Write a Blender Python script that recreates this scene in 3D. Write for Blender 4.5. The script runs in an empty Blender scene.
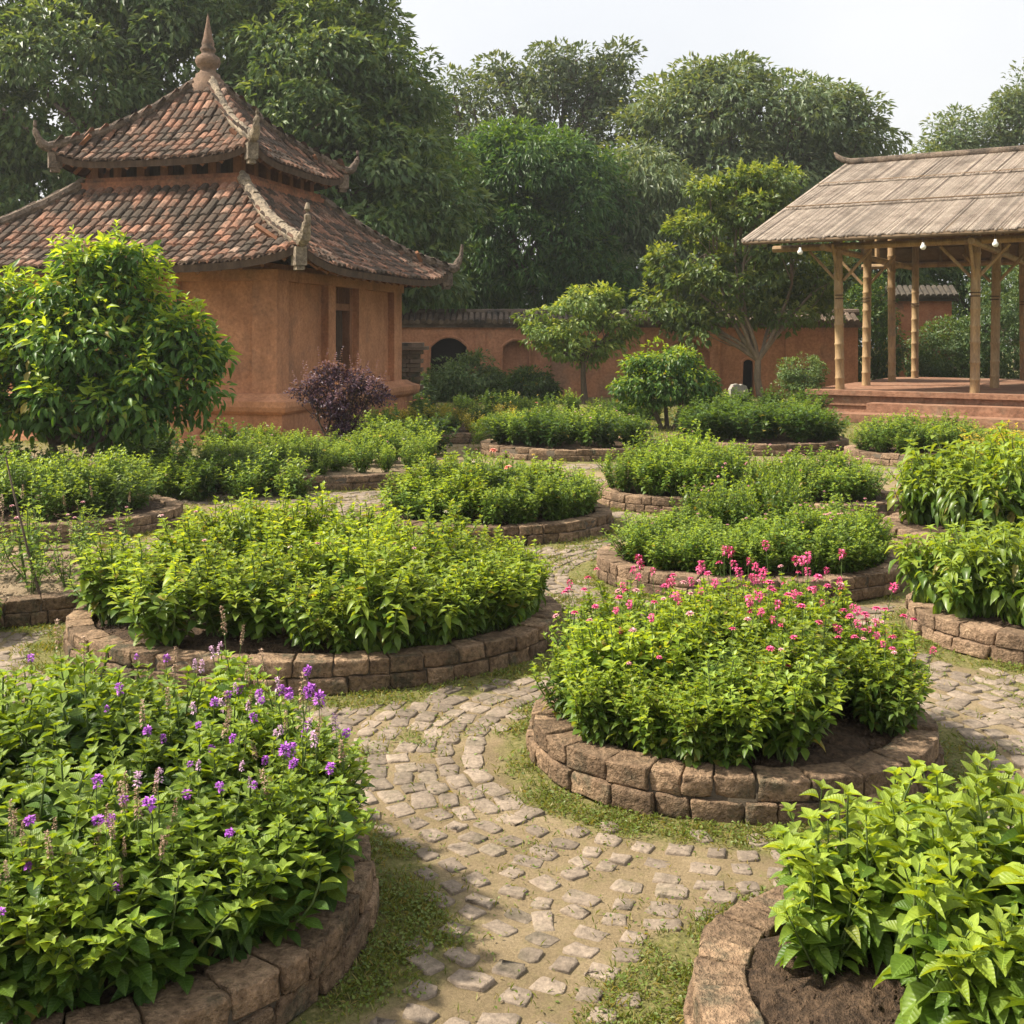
import bpy, math, random
import numpy as np
from mathutils import Vector, Matrix

# ------------------------------------------------------------------ camera, sky, sun, exposure
scene = bpy.context.scene
COL = scene.collection
F, HOR, EYE = 1100.0, 335.0, 2.0
cam_d = bpy.data.cameras.new('camera')
cam = bpy.data.objects.new('camera', cam_d)
COL.objects.link(cam)
cam.location = (0, 0, EYE)
cam.rotation_euler = (math.radians(90), 0, 0)
cam_d.sensor_width = 36
cam_d.lens = 36 * F / 1024
cam_d.shift_y = -(512 - HOR) / 1024
cam_d.clip_start = 0.05
cam_d.clip_end = 3000
scene.camera = cam

SUN_DIR = Vector((-0.78, 0.06, 0.88)).normalized()
world = bpy.data.worlds.new("World")
scene.world = world
world.use_nodes = True
wt = world.node_tree
sky = wt.nodes.new('ShaderNodeTexSky')
sky.sky_type = 'NISHITA'
sky.sun_disc = False
sky.sun_elevation = math.asin(SUN_DIR.z)
sky.sun_rotation = math.atan2(SUN_DIR.x, SUN_DIR.y)
sky.air_density = 1.0
sky.dust_density = 8.0
sky.ozone_density = 1.0
pale = wt.nodes.new('ShaderNodeMix')          # high thin overcast veil whitening the blue
pale.data_type = 'RGBA'
pale.inputs[0].default_value = 0.62
wt.links.new(sky.outputs[0], pale.inputs[6])
wn = wt.nodes.new('ShaderNodeTexNoise')       # faint unevenness of the veil
wn.inputs['Scale'].default_value = 2.2
wn.inputs['Detail'].default_value = 5
wr = wt.nodes.new('ShaderNodeValToRGB')
wr.color_ramp.elements[0].position, wr.color_ramp.elements[0].color = .35, (8.2, 8.3, 8.45, 1)
wr.color_ramp.elements[1].position, wr.color_ramp.elements[1].color = .65, (9.4, 9.3, 9.1, 1)
wc = wt.nodes.new('ShaderNodeTexCoord')
wt.links.new(wc.outputs['Generated'], wn.inputs['Vector'])
wt.links.new(wn.outputs['Fac'], wr.inputs[0])
wt.links.new(wr.outputs[0], pale.inputs[7])
bg = wt.nodes['Background']
wt.links.new(pale.outputs[2], bg.inputs['Color'])
bg.inputs['Strength'].default_value = 0.077

sun_d = bpy.data.lights.new('sun', 'SUN')
sun_d.energy = 4.6
sun_d.angle = math.radians(2.5)
sun_d.color = (1.0, 0.91, 0.77)
sun = bpy.data.objects.new('sun', sun_d)
sun.rotation_euler = SUN_DIR.to_track_quat('Z', 'Y').to_euler()
COL.objects.link(sun)
vs = scene.view_settings
vs.view_transform = 'Standard'
vs.look = 'None'
vs.gamma = 1
vs.use_curve_mapping = False
vs.exposure = 1.0
scene.cycles.max_bounces = 8
scene.cycles.diffuse_bounces = 3
scene.cycles.transmission_bounces = 4
scene.cycles.volume_bounces = 0

rng = np.random.default_rng(11)
random.seed(5)
PI = math.pi

# ------------------------------------------------------------------ helpers
def X(px, d):
    return (px - 512) / F * d

def norm(a):
    return a / np.maximum(np.linalg.norm(a, axis=-1, keepdims=True), 1e-9)

class MB:
    """collects vertices and faces and links them as one mesh"""
    def __init__(s):
        s.v, s.f, s.n, s.uv, s.has_uv = [], [], 0, [], False
    def add(s, v, f, mat=0, uv=None):
        v = np.asarray(v, float).reshape(-1, 3)
        f = np.asarray(f, int)
        s.v.append(v)
        s.f.append((f + s.n, mat))
        s.n += len(v)
        if uv is None:
            uv = np.zeros((len(v), 2))
        else:
            s.has_uv = True
        s.uv.append(uv)
    def box(s, x0, x1, y0, y1, z0, z1, mat=0, M=None):
        v = np.array([(x, y, z) for z in (z0, z1) for x, y in ((x0, y0), (x1, y0), (x1, y1), (x0, y1))], float)
        if M is not None:
            v = v @ np.array(M)[:3, :3].T + np.array(M)[:3, 3]
        s.add(v, [(3, 2, 1, 0), (4, 5, 6, 7), (0, 1, 5, 4), (1, 2, 6, 5), (2, 3, 7, 6), (3, 0, 4, 7)], mat)
    def frustum(s, a, z0, b, z1, mat=0):
        v = np.array([(x * r, y * r, z) for r, z in ((a, z0), (b, z1)) for x, y in ((-1, -1), (1, -1), (1, 1), (-1, 1))], float)
        s.add(v, [(3, 2, 1, 0), (4, 5, 6, 7), (0, 1, 5, 4), (1, 2, 6, 5), (2, 3, 7, 6), (3, 0, 4, 7)], mat)
    def tube(s, P, R, sides=6, mat=0, cap=True):
        P = np.asarray(P, float)
        n = len(P)
        R = np.broadcast_to(np.asarray(R, float), (n,))
        T = np.gradient(P, axis=0)
        T = norm(T)
        ref = np.array((0, 0, 1.0)) if abs(T[:, 2]).mean() < 0.8 else np.array((1.0, 0, 0))
        A = norm(np.cross(T, ref))
        B = np.cross(T, A)
        a = np.arange(sides) * 2 * PI / sides
        V = P[:, None] + R[:, None, None] * (np.cos(a)[None, :, None] * A[:, None] + np.sin(a)[None, :, None] * B[:, None])
        i, j = np.meshgrid(np.arange(n - 1), np.arange(sides), indexing='ij')
        k = (j + 1) % sides
        f = np.stack([i * sides + j, (i + 1) * sides + j, (i + 1) * sides + k, i * sides + k], -1).reshape(-1, 4)
        s.add(V.reshape(-1, 3), f, mat)
        if cap:
            for r in (0, n - 1):
                c = np.concatenate([V[r], P[r:r + 1]])
                s.add(c, [(q, (q + 1) % sides, sides) for q in range(sides)], mat)
    def lathe(s, prof, seg=24, mat=0, c=(0, 0, 0)):
        prof = np.asarray(prof, float)
        n = len(prof)
        a = np.arange(seg) * 2 * PI / seg
        V = np.stack([prof[:, 0:1] * np.cos(a) + c[0], prof[:, 0:1] * np.sin(a) + c[1], np.repeat(prof[:, 1:2], seg, 1) + c[2]], -1)
        i, j = np.meshgrid(np.arange(n - 1), np.arange(seg), indexing='ij')
        k = (j + 1) % seg
        s.add(V.reshape(-1, 3), np.stack([i * seg + j, i * seg + k, (i + 1) * seg + k, (i + 1) * seg + j], -1).reshape(-1, 4), mat)
    def leaves(s, tpl, P, D, U, L, W, mat=0):
        T, tf = tpl
        P = np.asarray(P); D = norm(np.asarray(D)); U = np.asarray(U)
        S = norm(np.cross(D, U)); N = np.cross(S, D)
        L = np.asarray(L).reshape(-1, 1, 1); W = np.asarray(W).reshape(-1, 1, 1)
        cz = rng.uniform(.2, 1.7, (len(P), 1, 1))
        cx = rng.normal(0, .07, (len(P), 1, 1)) * T[None, :, 1:2] ** 2
        V = P[:, None] + S[:, None] * (T[None, :, 0:1] * W + cx * L) + D[:, None] * T[None, :, 1:2] * L + N[:, None] * T[None, :, 2:3] * L * cz
        k = len(T)
        f = (tf[None] + (np.arange(len(P)) * k)[:, None, None]).reshape(-1, tf.shape[1])
        uv = np.tile(np.stack([T[:, 0] + .5, T[:, 1]], -1), (len(P), 1))
        s.add(V.reshape(-1, 3), f, mat, uv)
    def mesh(s, name, mats, smooth=False):
        me = bpy.data.meshes.new(name)
        V = np.concatenate(s.v)
        me.vertices.add(len(V))
        me.vertices.foreach_set('co', V.ravel())
        loops = np.concatenate([f.ravel() for f, m in s.f])
        tot = np.concatenate([np.full(len(f), f.shape[1]) for f, m in s.f])
        mi = np.concatenate([np.full(len(f), m) for f, m in s.f])
        me.loops.add(len(loops))
        me.loops.foreach_set('vertex_index', loops)
        me.polygons.add(len(tot))
        me.polygons.foreach_set('loop_start', np.concatenate([[0], np.cumsum(tot)[:-1]]))
        me.polygons.foreach_set('loop_total', tot)
        me.polygons.foreach_set('material_index', mi)
        me.polygons.foreach_set('use_smooth', np.full(len(tot), smooth))
        if s.has_uv:
            UV = np.concatenate(s.uv)
            l = me.uv_layers.new(name='UVMap')
            l.data.foreach_set('uv', UV[loops].ravel())
        me.update()
        me.validate()
        for m in (mats if isinstance(mats, (list, tuple)) else [mats]):
            me.materials.append(m)
        return me
    def obj(s, name, mats, parent=None, smooth=False):
        return link(name, s.mesh(name, mats, smooth), parent)

def link(name, data, parent=None):
    o = bpy.data.objects.new(name, data)
    COL.objects.link(o)
    o.parent = parent
    return o

def tag(o, label, cat, group=None):
    o['label'] = label
    o['category'] = cat
    if group:
        o['group'] = group
    return o

def thing(name, label, cat, loc=(0, 0, 0), rz=0, group=None):
    o = link(name, None)
    o.location = loc
    o.rotation_euler = (0, 0, rz)
    return tag(o, label, cat, group)

def copy_thing(root, loc, rz, sc=(1, 1, 1)):
    r = root.copy()
    COL.objects.link(r)
    r.location = loc; r.rotation_euler = (0, 0, rz); r.scale = sc
    for ch in root.children:
        c = ch.copy(); COL.objects.link(c); c.parent = r
        for g in ch.children:
            d = g.copy(); COL.objects.link(d); d.parent = c
    return r

def wav(x, y, seed, base=1.0, octs=4):
    """cheap smooth 2-D noise, about -1..1"""
    r = np.random.default_rng(seed)
    out = 0; amp = 1; tot = 0; f = base
    for o in range(octs):
        for _ in range(3):
            a = r.uniform(0, 2 * PI); p = r.uniform(0, 2 * PI)
            q = r.uniform(0, 2 * PI)
            out = out + amp * np.sin(f * (x * np.cos(a) + y * np.sin(a)) + p + 1.3 * np.sin(f * .6 * (x * np.sin(a + 1) - y * np.cos(a + 1)) + q))
        tot += amp * 1.8
        amp *= .6; f *= 1.9
    return out / tot

# ------------------------------------------------------------------ materials
def nodes(name):
    m = bpy.data.materials.new(name)
    m.use_nodes = True
    t = m.node_tree
    return m, t, t.nodes, t.links, t.nodes['Principled BSDF']

def ramp(t, fac, stops):
    r = t.nodes.new('ShaderNodeValToRGB')
    e = r.color_ramp.elements
    while len(e) < len(stops):
        e.new(0.5)
    for k, (p, c) in zip(e, stops):
        k.position = p
        k.color = (*c, 1)
    t.links.new(fac, r.inputs[0])
    return r.outputs[0]

def mix(t, fac, a, b, mode='MIX'):
    n = t.nodes.new('ShaderNodeMix')
    n.data_type = 'RGBA'
    n.blend_type = mode
    for s, v in ((0, fac), (6, a), (7, b)):
        if hasattr(v, 'links') or isinstance(v, bpy.types.NodeSocket):
            t.links.new(v, n.inputs[s])
        elif s == 0:
            n.inputs[0].default_value = v
        else:
            n.inputs[s].default_value = (*v, 1)
    return n.outputs[2]

def noise(t, scale, detail=4, rough=.6, coord='Object', stretch=None, w=0):
    tc = t.nodes.new('ShaderNodeTexCoord')
    n = t.nodes.new('ShaderNodeTexNoise')
    n.inputs['Scale'].default_value = scale
    n.inputs['Detail'].default_value = detail
    n.inputs['Roughness'].default_value = rough
    src = tc.outputs[coord]
    if stretch or w:
        mp = t.nodes.new('ShaderNodeMapping')
        mp.inputs['Scale'].default_value = stretch or (1, 1, 1)
        mp.inputs['Location'].default_value = (w, w * .7, w * 1.3)
        t.links.new(src, mp.inputs[0])
        src = mp.outputs[0]
    t.links.new(src, n.inputs['Vector'])
    return n.outputs['Fac']

def island(t):
    g = t.nodes.new('ShaderNodeNewGeometry')
    return g.outputs['Random Per Island']

def bump(t, b, h, strength, dist):
    n = t.nodes.new('ShaderNodeBump')
    n.inputs['Strength'].default_value = strength
    n.inputs['Distance'].default_value = dist
    t.links.new(h, n.inputs['Height'])
    t.links.new(n.outputs[0], b.inputs['Normal'])

def solid(name, c1, c2, scale=6, rough=.9, bs=.5, bd=.01, c3=None, isl=0, stretch=None, fine=None, pit=(.72, 1.18), streak=False):
    """mottled stone, plaster or wood"""
    m, t, N, L, b = nodes(name)
    n1 = noise(t, scale, 6, .65, stretch=stretch)
    col = ramp(t, n1, [(.32, c1), (.68, c2)])
    if c3:
        n2 = noise(t, scale * .45, 8, .7, stretch=stretch, w=7)
        f = ramp(t, n2, [(.52, (0, 0, 0)), (.66, (1, 1, 1))])
        col = mix(t, f, col, c3)
    if isl:
        v = ramp(t, island(t), [(0, (1 - isl,) * 3), (1, (1 + isl,) * 3)])
        col = mix(t, 1.0, col, v, 'MULTIPLY')
    if streak:      # rain streaks and damp stains
        n5 = noise(t, 1.6, 9, .72, stretch=(1, 1, .28), w=11)
        col = mix(t, 1.0, col, ramp(t, n5, [(.30, (.68, .67, .66)), (.50, (1, 1, 1)), (.72, (1.1, 1.08, 1.05))]), 'MULTIPLY')
    n3 = noise(t, fine or scale * 9, 4, .7, stretch=stretch, w=3)
    v = ramp(t, n3, [(.3, (pit[0],) * 3), (.7, (pit[1],) * 3)])
    col = mix(t, 1.0, col, v, 'MULTIPLY')
    L.new(col, b.inputs['Base Color'])
    b.inputs['Roughness'].default_value = rough
    b.inputs['Specular IOR Level'].default_value = .25
    bump(t, b, n3, bs, bd)
    return m

def leaf(name, c1, c2, c3=None, trans=.36, rough=.45, vein=False, var=.25):
    """leaf tissue: green varies leaf by leaf and plant by plant; light passes through"""
    m, t, N, L, b = nodes(name)
    r = island(t)
    stops = [(0, c1), (.60, c2)] + ([(.965, c3), (.982, (.25, .22, .06))] if c3 and not any(w in name for w in ('tree', 'feathery', 'turf', 'purple')) else [(1, c3)] if c3 else [])
    col = ramp(t, r, stops)
    sp = noise(t, 55, 3, .7)
    col = mix(t, 1.0, col, ramp(t, sp, [(.3, (.78, .8, .8)), (.7, (1.18, 1.15, 1.15))]), 'MULTIPLY')
    oi = N.new('ShaderNodeObjectInfo')
    v = ramp(t, oi.outputs['Random'], [(0, (1 - var,) * 3), (1, (1 + var, 1 + var * .8, 1 + var * .4))])
    col = mix(t, 1.0, col, v, 'MULTIPLY')
    if vein:
        uv = N.new('ShaderNodeUVMap')
        sx = N.new('ShaderNodeSeparateXYZ')
        L.new(uv.outputs[0], sx.inputs[0])
        def M(op, a, bb):
            q = N.new('ShaderNodeMath'); q.operation = op
            for i, w in enumerate((a, bb)):
                if w is None: continue
                if isinstance(w, bpy.types.NodeSocket): L.new(w, q.inputs[i])
                else: q.inputs[i].default_value = w
            return q.outputs[0]
        ax = M('ABSOLUTE', M('SUBTRACT', sx.outputs[0], .5), None)
        mid = M('LESS_THAN', ax, .02)
        side = M('PINGPONG', M('MULTIPLY', M('SUBTRACT', sx.outputs[1], M('MULTIPLY', ax, .55)), 8.0), .5)
        sv = M('LESS_THAN', side, .06)
        f = M('MAXIMUM', M('MULTIPLY', mid, .35), M('MULTIPLY', sv, .14))
        col = mix(t, f, col, tuple(min(1, q * 2.1 + .03) for q in c2))
        bump(t, b, M('SQRT', side, None), .5, .004)
    L.new(col, b.inputs['Base Color'])
    b.inputs['Roughness'].default_value = rough
    b.inputs['Specular IOR Level'].default_value = .35
    tr = N.new('ShaderNodeBsdfTranslucent')
    tcol = mix(t, 1.0, col, (2.25, 1.9, .5), 'MULTIPLY')
    L.new(tcol, tr.inputs['Color'])
    ms = N.new('ShaderNodeMixShader')
    ms.inputs[0].default_value = trans
    L.new(b.outputs[0], ms.inputs[1]); L.new(tr.outputs[0], ms.inputs[2])
    L.new(ms.outputs[0], N['Material Output'].inputs['Surface'])
    return m

STEM = solid('green stem', (.07, .12, .03), (.13, .17, .05), 20)
BARK = solid('bark', (.07, .05, .035), (.16, .125, .09), 7, stretch=(1, 1, .25), bs=.8, bd=.02)
BARKP = solid('pale bark', (.16, .12, .085), (.29, .235, .17), 7, stretch=(1, 1, .3), bs=.7, bd=.015)
KERB = solid('laterite block', (.15, .097, .059), (.33, .225, .14), 11, isl=.34, c3=(.085, .08, .052), bs=1, bd=.03, fine=38, pit=(.4, 1.35))
KERB_R = solid('redder laterite block', (.20, .13, .082), (.37, .255, .165), 11, isl=.3, c3=(.14, .095, .062), bs=1, bd=.03, fine=42, pit=(.5, 1.3))
MORTAR = solid('earth mortar', (.07, .055, .04), (.12, .095, .065), 20)
SOIL = solid('garden soil', (.04, .026, .016), (.14, .09, .055), 16, bs=1, bd=.05, fine=45, pit=(.35, 1.5))
SOILDRY = solid('dry garden soil', (.22, .16, .10), (.34, .26, .17), 9, bs=1, bd=.02, fine=60)
COBBLE = solid('cobble stone', (.18, .142, .106), (.29, .232, .178), 9, isl=.24, c3=(.155, .13, .09), bs=.8, bd=.01, fine=50, pit=(.6, 1.2))
PLASTER = solid('terracotta plaster', (.36, .165, .085), (.52, .255, .137), 1.3, c3=(.29, .155, .092), bs=.5, bd=.015, fine=16, pit=(.72, 1.15), streak=True)
PLASTER_W = solid('weathered red plaster', (.38, .17, .09), (.52, .25, .14), 1.1, c3=(.30, .17, .11), bs=.5, bd=.015, fine=12, pit=(.72, 1.15), streak=True)
BRICKRED = solid('red brick', (.30, .11, .055), (.42, .185, .10), 2.5, c3=(.17, .10, .07), bs=.6, bd=.015, fine=20)
RIDGE = solid('lichen mortar', (.085, .065, .05), (.25, .19, .14), 5, c3=(.055, .047, .038), bs=1, bd=.04, fine=22, pit=(.5, 1.3))
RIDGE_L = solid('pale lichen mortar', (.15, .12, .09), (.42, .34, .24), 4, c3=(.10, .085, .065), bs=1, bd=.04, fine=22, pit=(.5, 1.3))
FINIAL = solid('weathered terracotta', (.13, .085, .06), (.28, .185, .125), 4, c3=(.08, .065, .05), bs=.8, bd=.02, fine=24)
WOODD = solid('dark timber', (.045, .028, .018), (.10, .065, .042), 8, stretch=(1, 1, .3))
WOODR = solid('red brown timber', (.17, .075, .04), (.27, .13, .07), 6, stretch=(1, 1, .3))
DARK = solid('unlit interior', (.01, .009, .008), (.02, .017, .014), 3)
BAMBOO = solid('bamboo', (.25, .155, .075), (.42, .29, .15), 5, stretch=(1, 1, .2), c3=(.19, .13, .08), rough=.6, bs=.3)
THATCH = solid('grey bamboo strip', (.30, .245, .195), (.45, .38, .31), 3, isl=.32, c3=(.23, .185, .145), stretch=(1, 1, 1), pit=(.6, 1.2))
THATCHD = solid('brown bamboo underside', (.15, .10, .06), (.22, .155, .095), 4, isl=.2)
STONE = solid('grey stone', (.19, .18, .155), (.33, .31, .27), 6, c3=(.12, .12, .10))

def tile_mat():
    m, t, N, L, b = nodes('old roof tile')
    r = island(t)
    col = ramp(t, r, [(0, (.06, .045, .035)), (.40, (.12, .075, .052)), (.55, (.22, .115, .073)), (.85, (.33, .165, .105)), (1, (.38, .26, .19))])
    n = noise(t, 2.2, 8, .75)
    f = ramp(t, n, [(.42, (0, 0, 0)), (.60, (1, 1, 1))])
    col = mix(t, f, col, (.07, .056, .042))
    n3 = noise(t, 30, 5, .7)
    col = mix(t, 1.0, col, ramp(t, n3, [(.3, (.5,) * 3), (.72, (1.3,) * 3)]), 'MULTIPLY')
    L.new(col, b.inputs['Base Color'])
    b.inputs['Roughness'].default_value = .9
    b.inputs['Specular IOR Level'].default_value = .2
    bump(t, b, n3, .7, .02)
    return m
TILE = tile_mat()

def petal(name, c1, c2):
    m, t, N, L, b = nodes(name)
    L.new(ramp(t, island(t), [(0, c1), (1, c2)]), b.inputs['Base Color'])
    b.inputs['Roughness'].default_value = .6
    return m
PURPLE = petal('purple petal', (.30, .05, .42), (.50, .14, .62))
LILAC = petal('lilac petal', (.45, .26, .40), (.55, .36, .48))
PINK = petal('pink petal', (.62, .045, .17), (.75, .14, .32))
ROSE = petal('pale pink petal', (.60, .25, .28), (.70, .40, .42))
CORAL = petal('coral petal', (.75, .22, .15), (.8, .35, .26))
YELLOW = petal('yellow petal', (.65, .45, .06), (.75, .58, .15))
CREAM = petal('cream petal', (.62, .55, .38), (.7, .62, .5))
SEED = petal('dry seed spike', (.22, .13, .075), (.36, .24, .15))

# leaf kinds: mature, young
LB = [leaf('broad herb leaf', (.055, .115, .018), (.105, .185, .028), (.16, .235, .04)), leaf('young herb leaf', (.155, .25, .028), (.225, .32, .042), (.28, .36, .07), trans=.42)]
LI = [leaf('dark herb leaf', (.030, .075, .012), (.060, .125, .018), (.10, .16, .022), vein=True), leaf('bright herb leaf', (.12, .21, .022), (.19, .28, .035), vein=True)]
LJ = [leaf('large herb leaf', (.06, .125, .016), (.11, .19, .026), (.15, .23, .035), vein=True), leaf('large young leaf', (.16, .25, .028), (.24, .33, .045), vein=True)]
LF = [leaf('small herb leaf', (.055, .115, .020), (.10, .185, .032), (.15, .235, .05)), leaf('small young leaf', (.15, .25, .04), (.22, .32, .06))]
LG = [leaf('drooping leaf', (.06, .125, .02), (.105, .185, .03), (.15, .23, .04), rough=.35), leaf('drooping young leaf', (.15, .24, .03), (.22, .31, .045))]
LD = [leaf('deep green leaf', (.02, .055, .014), (.04, .085, .02), (.06, .115, .028)), leaf('mid green leaf', (.06, .125, .025), (.09, .16, .035))]
LY = [leaf('yellow leaf', (.20, .22, .03), (.30, .29, .05)), leaf('yellow young leaf', (.34, .33, .06), (.42, .38, .08))]
LP = [leaf('purple leaf', (.024, .012, .028), (.046, .023, .05), (.075, .042, .075), trans=.12), leaf('pink purple leaf', (.095, .052, .085), (.165, .10, .14), trans=.25)]
T_DK = [leaf('dark tree leaf', (.045, .095, .034), (.08, .14, .05), (.12, .18, .07), trans=.28), leaf('lighter tree leaf', (.09, .15, .055), (.14, .20, .08), trans=.3)]
T_OL = [leaf('olive tree leaf', (.065, .115, .05), (.105, .16, .07), (.15, .20, .10), trans=.28), leaf('pale olive leaf', (.11, .16, .075), (.17, .21, .11), trans=.3)]
T_MG = [leaf('feathery leaf', (.040, .11, .028), (.07, .16, .04), (.11, .21, .055), trans=.3), leaf('bright feathery leaf', (.075, .16, .03), (.12, .21, .05), trans=.36)]
T_LT = [leaf('light tree leaf', (.075, .14, .030), (.125, .20, .05), (.18, .25, .07), trans=.36), leaf('pale tree leaf', (.19, .27, .06), (.27, .34, .10), trans=.4)]
T_SH = [leaf('big shrub leaf', (.035, .095, .018), (.065, .15, .026), (.10, .19, .035), rough=.45, trans=.34), leaf('big shrub young leaf', (.15, .25, .025), (.23, .33, .045), trans=.45)]

# ------------------------------------------------------------------ leaf templates
def tpl(rows, droop, fold, w=None):
    """rows: (y, halfwidth) from base to tip"""
    V = [(0, 0, 0)]
    n = len(rows)
    z = lambda y: -droop * y * y
    mids, ls, rs = [], [], []
    for y, hw in rows:
        mids.append(len(V)); V.append((0, y, z(y)))
        ls.append(len(V)); V.append((-hw, y + .02, z(y) + fold * hw))
        rs.append(len(V)); V.append((hw, y + .02, z(y) + fold * hw))
    tip = len(V); V.append((0, 1, z(1)))
    f = []
    for sd, fl in ((ls, 1), (rs, 0)):
        tri = [(0, mids[0], sd[0])]
        for i in range(n - 1):
            tri += [(mids[i], mids[i + 1], sd[i + 1]), (mids[i], sd[i + 1], sd[i])]
        tri.append((mids[-1], tip, sd[-1]))
        f += [t[::-1] if fl else t for t in tri]
    return np.array(V, float), np.array(f)
L_HI = tpl([(.10, .22), (.28, .46), (.48, .50), (.68, .37), (.86, .16)], .28, .35)
L_HID = tpl([(.10, .22), (.28, .46), (.48, .50), (.68, .37), (.86, .16)], .55, .35)
L_MD = tpl([(.2, .36), (.5, .5), (.78, .27)], .35, .3)
L_MDD = tpl([(.2, .36), (.5, .5), (.78, .27)], .6, .3)
L_LO = tpl([(.42, .5)], .25, .25)
L_CARD = (np.array([(0, 0, 0), (-.5, .45, .05), (0, 1, -.12), (.5, .45, .05)], float), np.array([(0, 3, 2), (0, 2, 1)]))

def rnd(n, a, b):
    return rng.uniform(a, b, n)

# ------------------------------------------------------------------ herbs
def herb(name, H, spread, stems, n_nodes, L, wr, tplx, mats, up=(-25, 40), young=2, side=.5, tip_n=4, hvar=.35):
    """one bushy plant: foliage mesh, stem mesh and the stem tips"""
    fol, st = MB(), MB()
    tips = []
    acc = {0: [], 1: []}
    for s in range(stems):
        phi = rng.uniform(0, 2 * PI)
        rr = math.sqrt(rng.uniform(0, 1))
        h = H * (1 - hvar * rr * rr) * rng.uniform(.82, 1.06)
        out = spread * rr
        b = np.array((math.cos(phi), math.sin(phi), 0)) * rng.uniform(0, .25) * spread
        e = np.array((math.cos(phi) * out, math.sin(phi) * out, h))
        ts = np.linspace(0, 1, 6)
        bend = rng.normal(0, .03, 2) * H / .5
        P = np.array([b * (1 - t) + np.array((e[0] * t ** 1.15 + bend[0] * math.sin(PI * t), e[1] * t ** 1.15 + bend[1] * math.sin(PI * t), e[2] * t ** .92)) for t in ts])
        st.tube(P, np.linspace(.006, .0025, 6) * H / .5, 4, cap=False)
        tips.append((P[-1], norm(P[-1] - P[-2])))
        az0 = rng.uniform(0, PI)
        for i in range(n_nodes):
            t = .16 + .82 * (i + .5) / n_nodes
            q = np.array([np.interp(t, ts, P[:, k]) for k in range(3)])
            az = az0 + i * PI / 2 + rng.normal(0, .25)
            fr = 1 - .5 * max(0, (t - .62) / .38) ** 1.5
            for sd in (0, PI):
                a = az + sd
                el = math.radians(np.interp(t, [0, 1], up) + rng.normal(0, 14))
                hz = np.array((math.cos(a), math.sin(a), 0))
                D = hz * math.cos(el) + np.array((0, 0, math.sin(el)))
                U = np.array((0, 0, math.cos(el))) - hz * math.sin(el) + rng.normal(0, .22, 3)
                ln = L * fr * rng.uniform(.7, 1.12)
                q2 = q + hz * ln * .12
                acc[1 if i >= n_nodes - young else 0].append((q2, D, U, ln))
                if rng.uniform() < side:
                    for w in (-.9, .9):
                        hz2 = np.array((math.cos(a + w), math.sin(a + w), 0))
                        el2 = el + .45
                        acc[1 if i >= n_nodes - young else 0].append((q + hz * ln * .1 + np.array((0, 0, .01)), hz2 * math.cos(el2) + np.array((0, 0, math.sin(el2))), np.array((0, 0, 1.)) + rng.normal(0, .25, 3), ln * rng.uniform(.4, .65)))
        for k in range(tip_n):
            a = az0 + k * 2 * PI / tip_n + .4
            el = rng.uniform(.45, 1.1)
            hz = np.array((math.cos(a), math.sin(a), 0))
            acc[1].append((P[-1], hz * math.cos(el) + np.array((0, 0, math.sin(el))), np.array((0, 0, 1.)) - hz * .6 + rng.normal(0, .1, 3), L * rng.uniform(.32, .5)))
    for m, lst in acc.items():
        if lst:
            ln = np.array([a[3] for a in lst])
            fol.leaves(tplx, np.array([a[0] for a in lst]), np.array([a[1] for a in lst]), np.array([a[2] for a in lst]), ln, ln * wr * rnd(len(ln), .85, 1.1), m)
    return fol.mesh(name + ' foliage', mats, True), st.mesh(name + ' stem', STEM, True), tips

def blob_flower(name, mats, r, h, stalk, n=40, petal_l=None, tiers=False):
    """a head of small petals on a short stalk; origin where the stalk meets the stem"""
    mb = MB()
    mb.tube([(0, 0, -.02), (.004, 0, stalk * .5), (0, 0, stalk + h * .8)], [.0018, .0016, .0012], 4, 1, False)
    z = rnd(n, 0, 1); a = rnd(n, 0, 2 * PI)
    prof = np.sqrt(np.clip(1 - (2 * z - 1) ** 2, 0.02, 1)) if not tiers else (1 - .75 * z)
    P = np.stack([np.cos(a) * r * .35 * prof, np.sin(a) * r * .35 * prof, stalk + z * h], -1)
    D = np.stack([np.cos(a), np.sin(a), (z - .35) * 1.5 + rng.normal(0, .25, n)], -1)
    pl = petal_l or r * .8
    mb.leaves(L_LO, P, D, np.stack([-np.cos(a) * .3, -np.sin(a) * .3, np.ones(n)], -1) + rng.normal(0, .3, (n, 3)), rnd(n, .75, 1.1) * pl, rnd(n, .5, .75) * pl, 0)
    for k in range(5):
        an = k * 1.257
        mb.leaves(L_LO, np.array([(0, 0, stalk)]), np.array([(math.cos(an), math.sin(an), -.1)]), np.array([(0, 0, 1.)]), [r * .9], [r * .35], 1)
    return mb.mesh(name, mats, True)

def daisy(name, mats, r, stalk, n=9):
    mb = MB()
    mb.tube([(0, 0, -.02), (.003, .002, stalk * .5), (0, 0, stalk)], [.0016] * 3, 4, 1, False)
    for ring, (rr, el) in enumerate(((1, .15), (.75, .6), (.5, 1.0))):
        a = np.arange(n) * 2 * PI / n + ring * .35
        D = np.stack([np.cos(a) * math.cos(el), np.sin(a) * math.cos(el), np.full(n, math.sin(el))], -1)
        U = np.stack([-np.cos(a) * math.sin(el), -np.sin(a) * math.sin(el), np.full(n, math.cos(el))], -1)
        mb.leaves(L_LO, np.tile((0, 0, stalk), (n, 1)), D, U, np.full(n, r * rr), np.full(n, r * .55), 0)
    return mb.mesh(name, mats, True)

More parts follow.
